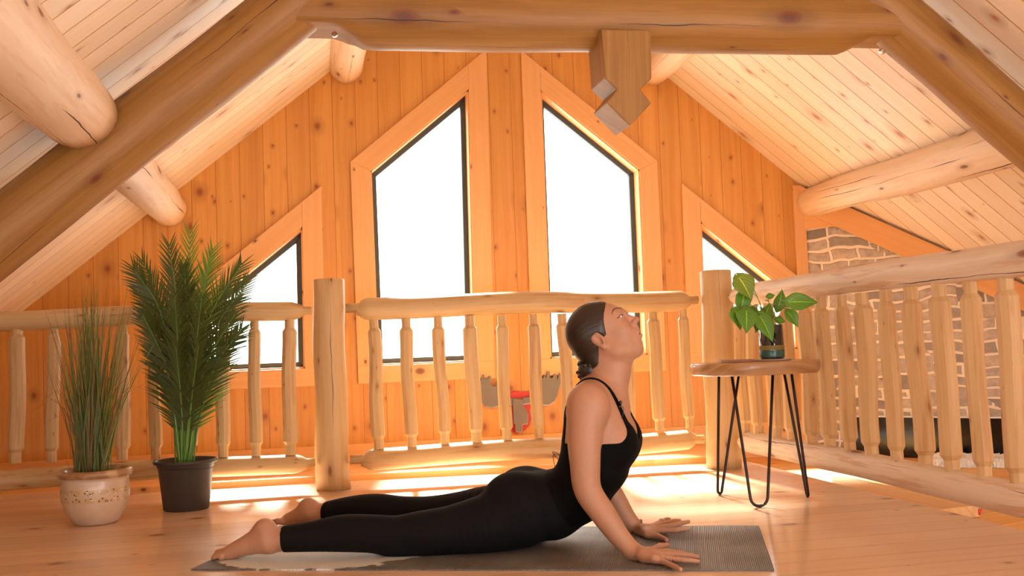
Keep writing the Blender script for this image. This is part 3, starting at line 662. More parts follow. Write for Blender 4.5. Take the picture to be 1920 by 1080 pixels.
mbs = [MB(), MB(), MB()]; rs = np.random.RandomState(5)
hand = [(45, 530), (70, 540), (115, 520), (158, 505), (170, 520), (182, 505), (242, 512), (200, 540), (248, 560), (268, 640), (262, 730), (60, 770), (72, 797), (75, 755), (240, 560), (222, 560), (228, 800), (150, 505), (136, 545), (100, 575), (90, 850)]
for b in range(260):
    if b < len(hand): tx, ty = hand[b]; dy = rs.uniform(-.1, .1)
    else:
        s = rs.randn(); tx = 172+s*46; ty = 512+abs(s)*40+rs.rand()*150; dy = rs.uniform(-.16, .16)
    bx = 172+(tx-172)*.16+rs.randn()*13; by = 905
    t_ = gpx(tx, ty, dy); b_ = gpx(bx, by, rs.uniform(-.05, .05)); b_[2] = .205
    m1 = b_+(t_-b_)*.45; m1[0] = b_[0]+(t_[0]-b_[0])*rs.uniform(.35, .52); m1[1] = b_[1]+(t_[1]-b_[1])*.25; m1[2] = b_[2]+(t_[2]-b_[2])*(.5 if ty < 700 else .75)
    if ty > 740: m1[2] = b_[2]+max(.12, (t_[2]-b_[2])*1.1)
    P = interp([b_, m1, t_], 12); blade(mbs[0 if rs.rand() < .5 else (1 if rs.rand() < .6 else 2)], P, rs.uniform(.0022, .0042), b)
for m_, mt_, nm_ in zip(mbs, m_bl, ('green_blades', 'brown_blades', 'light_blades')): m_.build(nm_, mt_, grass)
# ------------------------------------------------------------------ potted palm
pp = onZ(345, 960)+np.array([0, .095, 0]); pp[2] = 0
palm = empty('potted_palm', pp, 'bushy green artificial palm in a plain dark grey plastic pot', 'plant')
m_pot = plain('dark_plastic', (.045, .038, .034), .45, noise=.1)
MB().add(*lathe([(0, 0), (.098, 0), (.101, .004), (.121, .19), (.127, .20), (.128, .208), (.140, .210), (.143, .218), (.140, .225), (.130, .224), (.124, .19), (0, .18)], pp, 56)).build('pot', m_pot, palm, True)
MB().add(*lathe([(0, .190), (.08, .187), (.122, .183)], pp, 30)).build('soil', m_soil, palm, True)
m_pl = leafmat('palm_leaflet', (.11, .14, .035), (.045, .075, .02), .4, .3, False); m_pl2 = leafmat('palm_leaflet_light', (.22, .32, .06), (.10, .18, .035), .4, .35, False); m_ps = plain('palm_stalk', (.13, .27, .04), .4, noise=.3, nscale=8)
def ppx(x, y, dy=0): return onY(x, y, pp[1]+dy)
FR = [  # base px, mid px, tip px, depth of tip, leaflet length px
 ((345, 875), (352, 640), (356, 438), .0, 1.0), ((340, 875), (325, 640), (268, 492), .06, 1.), ((350, 875), (385, 620), (452, 497), .05, 1.), ((347, 870), (372, 600), (398, 470), -.08, .9),
 ((342, 870), (335, 610), (318, 462), -.10, .95), ((352, 870), (380, 700), (440, 590), -.10, .9), ((340, 870), (315, 700), (268, 590), -.10, .9), ((345, 870), (350, 690), (350, 520), .18, 1.),
 ((338, 870), (318, 750), (282, 660), .04, .8), ((354, 870), (382, 750), (420, 655), .04, .85), ((346, 870), (362, 700), (378, 560), -.20, 1.), ((344, 870), (336, 700), (328, 555), -.20, 1.),
 ((349, 870), (358, 760), (372, 650), -.18, .8), ((343, 870), (340, 760), (330, 650), -.16, .8), ((352, 872), (376, 640), (420, 540), .14, .9), ((345, 872), (352, 620), (345, 500), -.04, .9), ((343, 872), (308, 610), (252, 505), -.02, 1.), ((353, 872), (396, 640), (462, 530), .02, 1.), ((340, 872), (318, 660), (262, 550), .10, .95), ((352, 872), (398, 700), (452, 618), -.04, .95)]
for fi, (b, m, t, dy, ls) in enumerate(FR):
    rs = np.random.RandomState(100+fi)
    B = ppx(*b); B[2] = .185; B[1] = pp[1]+rs.uniform(-.025, .025); Mp = ppx(*m, dy*.35); T = ppx(*t, dy); P = interp([B, Mp, T], 40); mb = MB(); st = MB()
    st.add(*tube(P, np.linspace(.0062, .0012, 40), 7)); start = 13 if fi < 8 else 11
    vw = np.array([.19, .98, 0])
    for i in range(start, 40):
        f = (i-start)/(39-start); d = P[min(i+1, 39)]-P[i-1]; d /= np.linalg.norm(d)
        s0 = np.cross(d, vw); s0 /= np.linalg.norm(s0); L = ls*(.225*(1-.62*f)*(.45+.55*min(1, f*5)))
        for sg in (-1, 1):
            ang = math.radians(43-20*f+rs.uniform(-6, 6)); dp = rs.uniform(-.5, .5)
            dr = d*math.cos(ang)+(s0*sg)*math.sin(ang)+vw*dp*.4; dr /= np.linalg.norm(dr)
            p0 = P[i]; Q = []
            for q_ in range(6):
                tt = q_/5; Q.append(p0+dr*L*tt+np.array([0, 0, -.16*L*tt*tt*(1-.4*f)]))
            w = .0052*(1-.3*f); nrm = np.cross(dr, vw); nrm /= np.linalg.norm(nrm)+1e-9; V = []; U = []
            for q_ in range(6):
                tt = q_/5; ww = w*(.35+1.2*tt)*(1-tt) + w*.5*(1-tt)+.0003; V += [Q[q_]-nrm*ww, Q[q_]+nrm*ww]; U += [(tt, -.5), (tt, .5)]
            Fc = [[2*q_, 2*q_+1, 2*q_+3, 2*q_+2] for q_ in range(5)]; mb.add(V, Fc, [U[x] for f_ in Fc for x in f_])
    fo = mb.build('frond', m_pl2 if fi in (0, 3, 9, 14) else m_pl, palm); st.build('rachis', m_ps, fo, True)
for i, (x0, x1_, w) in enumerate(((338, 336, .008), (350, 352, .011), (357, 362, .009), (345, 346, .009), (330, 322, .004), (362, 378, .004))):
    B = ppx(x0, 875); B[2] = .18; V, Fc, U = tube(interp([B, ppx((x0+x1_)/2, 800), ppx(x1_, 735)], 10), np.linspace(w, w*.6, 10), 10); MB().add(V, Fc, U).build('stalk', m_ps, palm, True)
# ------------------------------------------------------------------ moose head wall plaque
mo = YW-.05
moose = empty('moose_plaque', onY(978, 800, YW), 'grey metal moose head with wide antlers and red backing on the gable wall', 'wall plaque')
def flat(pts, Y, d, name, mat, dx=0): return rounded(MB().add(*prism([onY(x, y, Y) for x, y in pts], (0, d, 0))).build(name, mat, moose), .001)
def cp(pts, x0, y0): return [(x0+x/7.2, y0+y/7.2) for x, y in pts]
redp = cp([(470, 440), (560, 410), (620, 375), (700, 395), (800, 385), (860, 420), (850, 560), (815, 640), (835, 760), (810, 850), (740, 920), (630, 968), (570, 935), (540, 840), (500, 700), (470, 580)], 880, 680)
flat(redp, YW-.016, .012, 'backing', m_red)
ant_r = cp([(700, 560), (720, 470), (830, 460), (870, 380), (860, 260), (880, 170), (905, 250), (940, 200), (975, 150), (990, 215), (1015, 160), (1035, 210), (1055, 120), (1085, 120), (1090, 205), (1120, 210), (1150, 150), (1180, 160), (1190, 235), (1215, 150), (1245, 130), (1245, 250), (1215, 330), (1190, 440), (1150, 520), (1080, 565), (1000, 565), (900, 530), (800, 545)], 880, 680)
flat([(x, y+2.2) for x, y in ant_r], YW-.028, .01, 'antler_rim', m_alu); flat(ant_r, YW-.042, .012, 'antler', m_steel)
ant_l = cp([(640, 580), (640, 480), (520, 470), (440, 300), (400, 210), (385, 260), (350, 320), (300, 310), (275, 270), (295, 185), (270, 180), (245, 225), (230, 200), (205, 230), (200, 160), (180, 160), (175, 205), (155, 230), (145, 190), (125, 220), (110, 170), (95, 230), (110, 330), (150, 440), (175, 530), (220, 585), (300, 600), (400, 575), (520, 550)], 880, 680)
flat([(x, y+2.2) for x, y in ant_l], YW-.028, .01, 'antler_rim', m_alu); flat(ant_l, YW-.042, .012, 'antler', m_steel)
hd_ = cp([(590, 540), (600, 490), (710, 490), (725, 570), (755, 610), (790, 680), (785, 820), (715, 830), (710, 930), (620, 930), (620, 830), (600, 820)], 880, 680)
flat([(x+.8, y+1.5) for x, y in hd_], YW-.034, .01, 'head_rim', m_alu); flat(hd_, YW-.056, .02, 'head', m_steel)
# ------------------------------------------------------------------ things by the stone wall
def wl(x, y):
    d = ray(x, y); n_ = -WN; kk = (n_@(W0-EYE))/(n_@d); return EYE+d*kk
A_ = wl(1605, 782); B_ = wl(1884, 780); zt_ = (A_[2]+B_[2])/2
fp = empty('electric_fireplace', ((A_+B_)/2)*[1, 1, 0]+[0, 0, ZS], 'long low black glass fireplace with a white top trim in the stone wall', 'fireplace')
la = (A_-W0)@WD; lb = (B_-W0)@WD
def slab(l0, l1, z0_, z1_, o0, o1, name, mat): return rounded(MB().add(*prism([SW(l0, z0_, o0), SW(l1, z0_, o0), SW(l1, z1_, o0), SW(l0, z1_, o0)], WN*(o1-o0))).build(name, mat, fp), .003)
slab(la, lb, ZS+.004, zt_-.004, .002, .05, 'glass_front', m_black); slab(la-.006, lb+.006, zt_-.003, zt_+.006, .002, .065, 'top_trim', m_whitem)
k = NB('white_shag'); k.l(k.mix(k.noise(k.n('ShaderNodeTexCoord').outputs['Object'], 60, 3), (.8, .76, .68), (.95, .93, .88)), k.b.inputs['Base Color']); k.b.inputs['Roughness'].default_value = .95; m_shag = k.m
r0, r1, r2, r3 = onZ(1748, 878, ZS), onZ(1900, 878, ZS), onZ(1905, 866, ZS), onZ(1738, 862, ZS)
nx, ny = 70, 22; V = []; rs = np.random.RandomState(3)
for j in range(ny+1):
    for i in range(nx+1):
        a, b = i/nx, j/ny; p = (r0*(1-a)+r1*a)*(1-b)+(r3*(1-a)+r2*a)*b; ed = min(a, 1-a, b, 1-b)
        V.append([p[0]+rs.randn()*.006, p[1]+rs.randn()*.01, ZS+.002+(.03*min(1, ed*12))+(rs.rand()*.022 if ed > 0 else 0)])
Fc = [[j*(nx+1)+i, j*(nx+1)+i+1, (j+1)*(nx+1)+i+1, (j+1)*(nx+1)+i] for j in range(ny) for i in range(nx)]
label(mesh('shag_rug', V, Fc, m_shag, None, None), 'small shaggy white rug lying before the fireplace, seen between balusters', 'rug')
sh_ = [onZ(1558, 887, ZS+.05), onZ(1836, 947, ZS+.05), onZ(1752, 956, ZS+.05), onZ(1560, 908, ZS+.05)]
label(rounded(MB().add(*prism(sh_, (0, 0, -.048), grain=sh_[1]-sh_[0])).build('wood_sheet', m_ply), .002), 'pale plywood sheet lying on the lower floor under the right railing', 'plywood sheet')
rp = onZ(1836, 960, ZS+.03); m_rp = plain('red_plastic', (.7, .03, .03), .4)
V, Fc, U = tube([rp+[0, 0, -.012], rp, rp+[.002, 0, .008], rp+[.012, 0, .010]], [.0035, .0045, .007, .003], 8)
label(MB().add(V, Fc, U).build('clip', m_rp, None, True), 'small red plastic clip at the corner of the plywood sheet', 'clip')

# unseen rear wall added to cut light from behind; its invented opening admits the fill
label(filled([(-3.0, -.3), (-3.0, roof(-3.0)), (RX, RZ), (6.2, roof(6.2)+.3), (6.2, -.3)], [[(-1.9, .45), (-1.9, 1.15), (-.6, 2.0), (1.6, 2.0), (1.6, .45)]], -.70, .08, 'light_block_wall', m_wall), kind='structure')
# ------------------------------------------------------------------ the woman: one continuous surface grown from a distance field
BA = np.array([math.cos(math.radians(-25)), math.sin(math.radians(-25)), 0]); BS = np.array([-BA[1], BA[0], 0]); S0 = 3.54
def bp(x, y, s=0.):
    """photo point -> body coordinates (forward, to her left, up) on the upright plane s"""
    d = ray(x, y); kk = (S0+s)/(d@BS); p = EYE+d*kk; return np.array([p@BA, s, p[2]])
def gz(x, y, z):
    p = onZ(x, y, z); return np.array([p@BA, p@BS-S0, z])
def bworld(V): V = np.asarray(V); return V[:, :1]*BA+(V[:, 1:2]+S0)*BS+V[:, 2:]*np.array([0, 0, 1.])
class Field:
    """list of smooth-blended primitives; evaluation only touches each primitive's own box"""
    def __init__(s): s.p = []
    def add(s, fn, lo, hi, k=.015, sub=False): s.p.append((fn, np.array(lo, float), np.array(hi, float), k, sub)); return s
    def cap(s, a, b, ra, rb, k=.015, sub=False, lat=1.):
        a = np.array(a, float); b = np.array(b, float); d = b-a; L2 = max(d@d, 1e-12)
        def fn(X, Y, Z):
            x, y, z = X-a[0], Y-a[1], Z-a[2]; t = np.clip((x*d[0]+y*d[1]+z*d[2])/L2, 0, 1)
            return np.sqrt((x-t*d[0])**2+((y-t*d[1])/lat)**2+(z-t*d[2])**2)-(ra+(rb-ra)*t)
        m = max(ra, rb)*max(1, lat); return s.add(fn, np.minimum(a, b)-m, np.maximum(a, b)+m, k, sub)
    def path(s, pts, radii, k=.015, lat=1., sub=5):
        """smooth tapering limb: one primitive, radii and joints interpolated along the curve"""
        C = interp([list(q)+[r] for q, r in zip(pts, radii)], (len(pts)-1)*sub+1)
        def fn(X, Y, Z):
            out = None
            for i in range(len(C)-1):
                a, b = C[i], C[i+1]; d = b[:3]-a[:3]; L2 = max(d@d, 1e-12); x, y, z = X-a[0], Y-a[1], Z-a[2]
                t = np.clip((x*d[0]+y*d[1]+z*d[2])/L2, 0, 1); v = np.sqrt((x-t*d[0])**2+(y-t*d[1])**2+(z-t*d[2])**2)-(a[3]+(b[3]-a[3])*t)
                out = v if out is None else np.minimum(out, v)
            return out
        m = C[:, 3].max(); return s.add(fn, C[:, :3].min(0)-m, C[:, :3].max(0)+m, k)
    def ell(s, c, r, R=None, k=.015, sub=False):
        c = np.array(c, float); r = np.array(r, float); R = np.eye(3) if R is None else R
        def fn(X, Y, Z):
            x, y, z = X-c[0], Y-c[1], Z-c[2]
            l = [R[0][i]*x+R[1][i]*y+R[2][i]*z for i in range(3)]
            k0 = np.sqrt(sum((l[i]/r[i])**2 for i in range(3))); k1 = np.sqrt(sum((l[i]/r[i]**2)**2 for i in range(3)))
            return k0*(k0-1)/np.maximum(k1, 1e-9)
        m = r.max(); return s.add(fn, c-m, c+m, k, sub)
    def sect(s, a, b, da, db, wa, wb, k=.02, n=2.3):
        """flattened body section from a to b: half depth d in the a-z plane, half width w across"""
        a = np.array(a, float); b = np.array(b, float); d = b-a; L2 = max(d[0]**2+d[2]**2, 1e-12)
        def fn(X, Y, Z):
            x, z = X-a[0], Z-a[2]; t = np.clip((x*d[0]+z*d[2])/L2, 0, 1); e = np.sqrt((x-t*d[0])**2+(z-t*d[2])**2); y = np.abs(Y-a[1]-t*d[1])
            D = da+(db-da)*t; Wd = wa+(wb-wa)*t; q = ((e/D)**n+(y/Wd)**n+1e-12)**(1/n); return (q-1)*np.minimum(D, Wd)*.95
        m = np.array([max(da, db), max(wa, wb), max(da, db)]); return s.add(fn, np.minimum(a, b)-m, np.maximum(a, b)+m, k)
    def ev(s, xs, ys, zs, big=.06):
        F_ = np.full((len(xs), len(ys), len(zs)), big)
        for fn, lo, hi, k, sub in s.p:
            mg = k+.02 if not sub else k+.001; sl = []
            for ax, l, h in ((xs, lo[0], hi[0]), (ys, lo[1], hi[1]), (zs, lo[2], hi[2])):
                i0 = np.searchsorted(ax, l-mg); i1 = np.searchsorted(ax, h+mg); sl.append(slice(i0, i1))
            if any(q.stop <= q.start for q in sl): continue
            X, Y, Z = np.meshgrid(xs[sl[0]], ys[sl[1]], zs[sl[2]], indexing='ij', sparse=True)
            v = fn(X, Y, Z); c = F_[sl[0], sl[1], sl[2]]
            if sub:
                h = np.maximum(k-np.abs(-v-c), 0)/k; F_[sl[0], sl[1], sl[2]] = np.maximum(c, -v)+h*h*k*.25
            else:
                h = np.maximum(k-np.abs(v-c), 0)/k; F_[sl[0], sl[1], sl[2]] = np.minimum(c, v)-h*h*k*.25
        return F_
def surface_net(Fv, xs, ys, zs):
    S_ = Fv < 0; nx, ny, nz = Fv.shape
    def c(A, i, j, l): return A[i:nx-1+i, j:ny-1+j, l:nz-1+l]
    cnt = np.zeros((nx-1, ny-1, nz-1), int)
    for i in (0, 1):
        for j in (0, 1):
            for l in (0, 1): cnt += c(S_, i, j, l)
    cell = (cnt > 0) & (cnt < 8); I = np.argwhere(cell); idx = np.full(cell.shape, -1); idx[cell] = np.arange(len(I))
    acc = np.zeros((len(I), 3)); num = np.zeros(len(I)); a0 = I
    for ax in range(3):
        o = [q for q in range(3) if q != ax]
        for p in (0, 1):
            for q in (0, 1):
                A = a0.copy(); A[:, o[0]] += p; A[:, o[1]] += q; B = A.copy(); B[:, ax] += 1
                fa = Fv[A[:, 0], A[:, 1], A[:, 2]]; fb_ = Fv[B[:, 0], B[:, 1], B[:, 2]]; m = (fa < 0) != (fb_ < 0)
                t = np.where(m, fa/np.where(m, fa-fb_, 1), 0); P = A.astype(float); P[:, ax] += t; acc[m] += P[m]; num[m] += 1
    V = acc/num[:, None]; V = np.stack([xs[0]+V[:, 0]*(xs[1]-xs[0]), ys[0]+V[:, 1]*(ys[1]-ys[0]), zs[0]+V[:, 2]*(zs[1]-zs[0])], 1)
    Fs = []
    for ax in range(3):
        o = [q for q in range(3) if q != ax]
        A = np.argwhere(np.diff(S_.astype(np.int8), axis=ax) != 0); A = A[(A[:, o[0]] > 0) & (A[:, o[1]] > 0)]
        A = A[(A[:, o[0]] < Fv.shape[o[0]]-1) & (A[:, o[1]] < Fv.shape[o[1]]-1)]
        ins = S_[A[:, 0], A[:, 1], A[:, 2]]; q = []
        for d0, d1 in ((0, 0), (1, 0), (1, 1), (0, 1)):
            B = A.copy(); B[:, o[0]] -= d0; B[:, o[1]] -= d1; q.append(idx[B[:, 0], B[:, 1], B[:, 2]])
        q = np.stack(q, 1); flip = ins if ax != 1 else ~ins; q[~flip] = q[~flip][:, ::-1]; Fs.append(q)
    Fs = np.vstack(Fs); Fs = Fs[(Fs >= 0).all(1)]; return V, Fs
def skin(field, lo, hi, h, post=None):
    xs, ys, zs = [np.arange(lo[i], hi[i]+h, h) for i in range(3)]; Fv = field.ev(xs, ys, zs)
    if post: Fv = post(Fv, *np.meshgrid(xs, ys, zs, indexing='ij', sparse=True))
    return surface_net(Fv, xs, ys, zs)
# ---- joints (forward, left, up)
G = MT
pel = bp(985, 947); bel = bp(1037, 946); wai = bp(1086, 921); rib = bp(1115, 868); che = bp(1124, 815); upp = bp(1120, 768); cla = bp(1122, 736)
nk0 = bp(1130, 735); nk1 = bp(1147, 700); nk2 = bp(1150, 655)
sh_r = bp(1101, 758, -.172); sh_l = sh_r*[1, -1, 1]
arm_r = [sh_r, bp(1096, 815, -.19), bp(1097, 868, -.20), bp(1102, 918, -.205), bp(1130, 962, -.215), bp(1160, 1004, -.225), bp(1187, 1034, -.235)]
ar = [.064, .057, .050, .045, .041, .034, .026]
fel = bp(1128, 885, .205); arm_l = [sh_l, (sh_l+fel)/2+[-.004, .01, 0], fel, bp(1160, 947, .215), bp(1178, 975, .225), bp(1196, 993, .235)]
al = [.062, .052, .044, .038, .033, .026]
leg_r = [bp(975, 966, -.088), bp(910, 992, -.125), bp(846, 1004, -.165), bp(790, 1008, -.19), bp(745, 1008, -.21), bp(701, 1001, -.23), bp(642, 1000, -.25), bp(584, 1006, -.27), bp(531, 1011, -.288)]
lr = [.104, .092, .077, .070, .064, .058, .056, .045, .038]
leg_l = [bp(975, 966, .088), bp(915, 972, .12), bp(855, 974, .16), bp(800, 973, .19), bp(753, 964, .215), bp(706, 958, .25), bp(660, 959, .28), bp(613, 961, .31)]
ll = [.104, .090, .075, .066, .062, .060, .054, .038]
for L_, r_ in ((leg_r, lr), (leg_l, ll)):
    for i in range(1, len(L_)): L_[i][2] = max(L_[i][2], r_[i]+G-.004)
def torso(f, g=0.):
    f.sect(pel, bel, .112+g, .104+g, .172+g, .150+g, .03); f.sect(bel, wai, .104+g, .096+g, .150+g, .132+g, .03); f.sect(wai, rib, .096+g, .108+g, .132+g, .142+g, .03)
    f.sect(rib, che, .108+g, .112+g, .142+g, .150+g, .03); f.sect(che, upp, .112+g, .096+g, .150+g, .150+g, .03); f.sect(upp, cla, .096+g, .066+g, .150+g, .125+g, .03)
    f.ell(bp(1156, 830), (.062+g, .085+g, .066+g), k=.03)
    for sg in (-1, 1):
        f.ell(bp(1163, 826)+[0, sg*.073, 0], (.062+g, .064+g, .066+g), k=.03)
        f.ell(bp(975, 934)+[0, sg*.078, 0], (.108+g, .088+g, .095+g), k=.03)
    return f
def legs(f, g=0., lr_=lr, ll_=ll):
    f.path(leg_r, [r+g for r in lr_], .02); f.path(leg_l, [r+g for r in ll_], .02); return f
body = Field(); torso(body); legs(body)
# shoulders, neck
for sg, sh in ((-1, sh_r), (1, sh_l)):
    body.cap(cla+[0, sg*.06, -.015], sh+[0, -sg*.02, .0], .050, .056, .03)
    body.cap(nk0+[-.03, sg*.03, .0], sh+[.0, 0, .022], .040, .038, .035)
    body.cap(bp(1150, 750)+[0, sg*.02, 0], bp(1128, 737)+[0, sg*.13, 0], .016, .014, .02)
body.path([nk0, nk1, nk2], [.064, .054, .055], .03)
body.cap(bp(1160, 760), nk1, .035, .045, .03)
body.path(arm_r, ar, .018); body.path(arm_l, al, .018)
body.ell(sh_r+[.004, 0, -.01], (.066, .058, .072), k=.02); body.ell(sh_l+[.004, 0, -.01], (.064, .056, .07), k=.02)
# feet: soles up, toes pointed back
def foot(f, ank, heel, ball, toe, sg, lastr):
    ank, heel, ball, toe = [np.array(v, float) for v in (ank, heel, ball, toe)]
    f.cap(lastr[0], ank, lastr[1], .036, .012); f.ell(heel, (.030, .027, .031), k=.022); f.cap(ank, heel, .034, .028, .02)
    f.cap(heel, ball+[.02, 0, .006], .026, .020, .03, lat=1.25); f.cap(ank+[-.01, 0, -.008], ball, .031, .017, .03, lat=1.5); f.ell(ank+[-.0, -.032, .0], (.012, .008, .013), k=.012); f.ell(ank+[0, .032, 0], (.012, .008, .013), k=.012)
    d = toe-ball; n = d/np.linalg.norm(d)
    for i in range(5):
        o = (-.034+.016*i)*sg*-1; Lt = (.050, .047, .043, .038, .032)[i]; r = (.0125, .0095, .009, .0085, .008)[i]
        a = ball+[0, o*-1*1., -.0015*i]; b = a+n*Lt; b[2] = max(G+r*.9, b[2]); a[2] = max(a[2], G+r)
        f.cap(a+n*.004, (a+b)/2+[0, 0, .003], .012, r*.95, .010); f.cap((a+b)/2+[0, 0, .003], b, r*.95, r, .004)
foot(body, bp(508, 1013, -.292), bp(497, 993, -.294), bp(425, 1037, -.305), bp(398, 1043, -.31), -1, (leg_r[-1], .037))
foot(body, bp(592, 962, .315), bp(578, 951, .317), bp(537, 975, .335), bp(520, 981, .345), 1, (leg_l[-1], .036))
# hands
def hand(f, wr, palm, kn, tips, th, sc=1.):
    """kn: four knuckle points, tips: [mid, tip] per finger, th: thumb chain"""
    c = sum(kn)/4
    f.cap(wr, palm, .0235*sc, .0135*sc, .018, lat=1.3); pm = wr*.45+palm*.55
    for q in kn: f.cap(pm, q, .0158*sc, .0094*sc, .016)
    for i, (q, (m, t)) in enumerate(zip(kn, tips)):
        r = (.0086, .0088, .0085, .0075)[i]*sc; q = np.array(q); m = np.array(m); t = np.array(t)
        f.cap(q, m, r*1.12, r*1.0, .004); e = m+(t-m)*.45; f.cap(m, e+[0, 0, .0012], r*1.0, r*.92, .003); f.cap(e+[0, 0, .0012], t, r*.92, r*.78, .003)
    a, b, c2 = [np.array(v) for v in th]; f.cap(wr, a, .018*sc, .0145*sc, .015); f.cap(a, b, .0135*sc, .0105*sc, .008); f.cap(b, c2, .0105*sc, .0085*sc, .004)
Z = G
wr_r = arm_r[-1]; pr_r = gz(1226, 1046, Z+.020)
kn_r = [gz(1250, 1034, Z+.016), gz(1254, 1040, Z+.017), gz(1254, 1047, Z+.015), gz(1243, 1053, Z+.012)]
tp_r = [(gz(1272, 1037, Z+.012), gz(1290, 1040, Z+.007)), (gz(1283, 1041, Z+.013), gz(1308, 1044, Z+.007)), (gz(1281, 1050, Z+.012), gz(1309, 1053, Z+.007)), (gz(1260, 1060, Z+.010), gz(1276, 1068, Z+.007))]
th_r = (gz(1221, 1034, Z+.018), gz(1238, 1024, Z+.012), gz(1251, 1022, Z+.009))
hand(body, wr_r, pr_r, kn_r, tp_r, th_r)
wr_l = arm_l[-1]; pl_ = gz(1222, 997, Z+.019)
kn_l = [gz(1243, 994, Z+.017), gz(1246, 988, Z+.018), gz(1242, 983, Z+.016), gz(1236, 980, Z+.013)]
tp_l = [(gz(1268, 994, Z+.018), gz(1290, 992, Z+.020)), (gz(1268, 984, Z+.019), gz(1291, 978, Z+.021)), (gz(1258, 978, Z+.012), gz(1274, 976, Z+.007)), (gz(1246, 975, Z+.012), gz(1255, 973, Z+.016))]
th_l = (gz(1214, 1001, Z+.017), gz(1232, 1005, Z+.013), gz(1249, 1012, Z+.008))
hand(body, wr_l, pl_, kn_l, tp_l, th_l)
# ---- head in its own frame (x towards the face, z to the crown), units of U_ metres
U_ = 1/552.; HT = math.radians(28); HY = math.radians(6)
HO = bp(1118, 640, -.075); HO[1] = 0
fx = np.array([math.cos(HT), 0, math.sin(HT)]); ux = np.array([-math.sin(HT), 0, math.cos(HT)]); lx = np.array([0, 1., 0])
Rz = np.array([[math.cos(HY), -math.sin(HY), 0], [math.sin(HY), math.cos(HY), 0], [0, 0, 1]])
HR = Rz@np.stack([fx, lx, ux], 1)
def hp(x, y, z): return HO+HR@np.array([x, y, z])*U_
class Head:
    def __init__(s, f): s.f = f
    def e(s, c, r, k=8, sub=False, tilt=None):
        R = HR if tilt is None else HR@tilt; s.f.ell(hp(*c), np.array(r)*U_, R, k*U_, sub)
    def c(s, a, b, ra, rb, k=8, sub=False): s.f.cap(hp(*a), hp(*b), ra*U_, rb*U_, k*U_, sub)
def rot(ax, deg):
    a = math.radians(deg); c_, s_ = math.cos(a), math.sin(a)
    return np.array({'y': [[c_, 0, s_], [0, 1, 0], [-s_, 0, c_]], 'z': [[c_, -s_, 0], [s_, c_, 0], [0, 0, 1]], 'x': [[1, 0, 0], [0, c_, -s_], [0, s_, c_]]}[ax])
hd = Head(body)
hd.e((4, 0, 25), (53, 41, 46), 10)
hd.e((36, 0, 20), (30, 33, 34), 14); hd.e((40, 0, -12), (25, 29, 40), 16); hd.e((34, 0, -28), (28, 26, 26), 16)
hd.e((52, 0, -46), (11.5, 12, 11), 12)
for sg in (-1, 1):
    hd.c((8, sg*31, -14), (22, sg*27, -34), 9, 9, 14); hd.c((22, sg*27, -34), (50, sg*7, -49), 9, 9, 14); hd.e((46, sg*20, -4), (14, 12, 14), 14)
    hd.c((57, sg*21, 28), (63, sg*6, 28), 5, 5.5, 9)
hd.c((64, 0, 24), (72, 0, 8), 4.2, 4.6, 8); hd.c((72, 0, 8), (79.5, 0, .8), 4.6, 5.0, 6); hd.e((79.5, 0, .6), (5.4, 5.6, 4.9), 4)
for sg in (-1, 1): hd.e((74, sg*6.2, -1.6), (5.4, 3.6, 4.2), 4)
hd.c((70, 0, -5), (72, 0, -11), 4, 4, 8)
for sg in (-1, 1): hd.e((66, sg*20, 19), (8, 10, 6.5), 8, True); hd.e((52.5, sg*17, 19.5), (11, 11, 9), 3.5); hd.e((78.5, sg*3.4, -5.2), (2.2, 1.6, 1.4), 1.2, True)
hd.e((62, 0, -24), (12, 16, 16), 12)
hd.e((70.8, 0, -20.8), (5.2, 14, 4.0), 4); hd.e((70, 0, -29.4), (5.2, 12, 4.4), 4); hd.e((75, 0, -25.2), (8, 17, .8), 1.6, True)
hd.e((73.5, 0, -37), (3.4, 9, 3), 5, True)
for sg in (-1, 1):
    t_ = rot('z', sg*14)@rot('y', -30)
    hd.e((0, sg*43, 2), (10.5, 4.6, 15), 3, tilt=t_); hd.e((3, sg*42, -13), (5.5, 4, 6), 3, tilt=t_); hd.e((2.4, sg*48.5, 3.5), (6.2, 4.6, 11.5), 2, True, tilt=t_); hd.e((4, sg*47, -3), (4, 5, 5), 1.5, True); hd.e((8.5, sg*44.5, -2), (3, 3, 4.5), 2)
# neck to jaw
body.cap(nk2, hp(14, 0, -14), .054, .050, .03); body.cap(nk1+[.012, 0, 0], hp(30, 0, -34), .044, .034, .028); body.cap(nk1+[-.01, 0, .01], hp(-22, 0, -6), .046, .05, .03)
# ---- build the continuous body at three resolutions of the same field
regions = [((HO[0]-.13, -.13, HO[2]-.105), (HO[0]+.19, .13, HO[2]+.20), .0021)]
def bbox(*ps, m=.02):
    ps = np.array(ps); return ps.min(0)-m, ps.max(0)+m
for pts_ in ([pr_r, *kn_r, *[t for p in tp_r for t in p], *th_r], [pl_, *kn_l, *[t for p in tp_l for t in p], *th_l]):
    a, b = bbox(*pts_, m=.022); a[2] = -.01; regions.append((a, b, .0019))
for c_ in (bp(425, 1037, -.305), bp(537, 975, .335)): a = c_-[.11, .08, .09]; b = c_+[.05, .08, .05]; a[2] = -.01; regions.append((a, b, .0024))
Vs = []; Fs = []; n0 = 0
H0 = .0046
lo0 = np.array([leg_l[-1][0]-.30, -.42, -.02]); hi0 = np.array([gz(1310, 1050, 0)[0]+.03, .47, HO[2]+.22])
gridc = lambda lo, hi, h: (lo0+np.floor((np.array(lo)-lo0)/h)*h)
V, Fq = skin(body, lo0, hi0, H0); cen = V[Fq].mean(1); keep = np.ones(len(Fq), bool)
for a, b, h in regions: keep &= ~((cen > a).all(1) & (cen < b).all(1))
Vs.append(V); Fs.append(Fq[keep]); n0 += len(V)
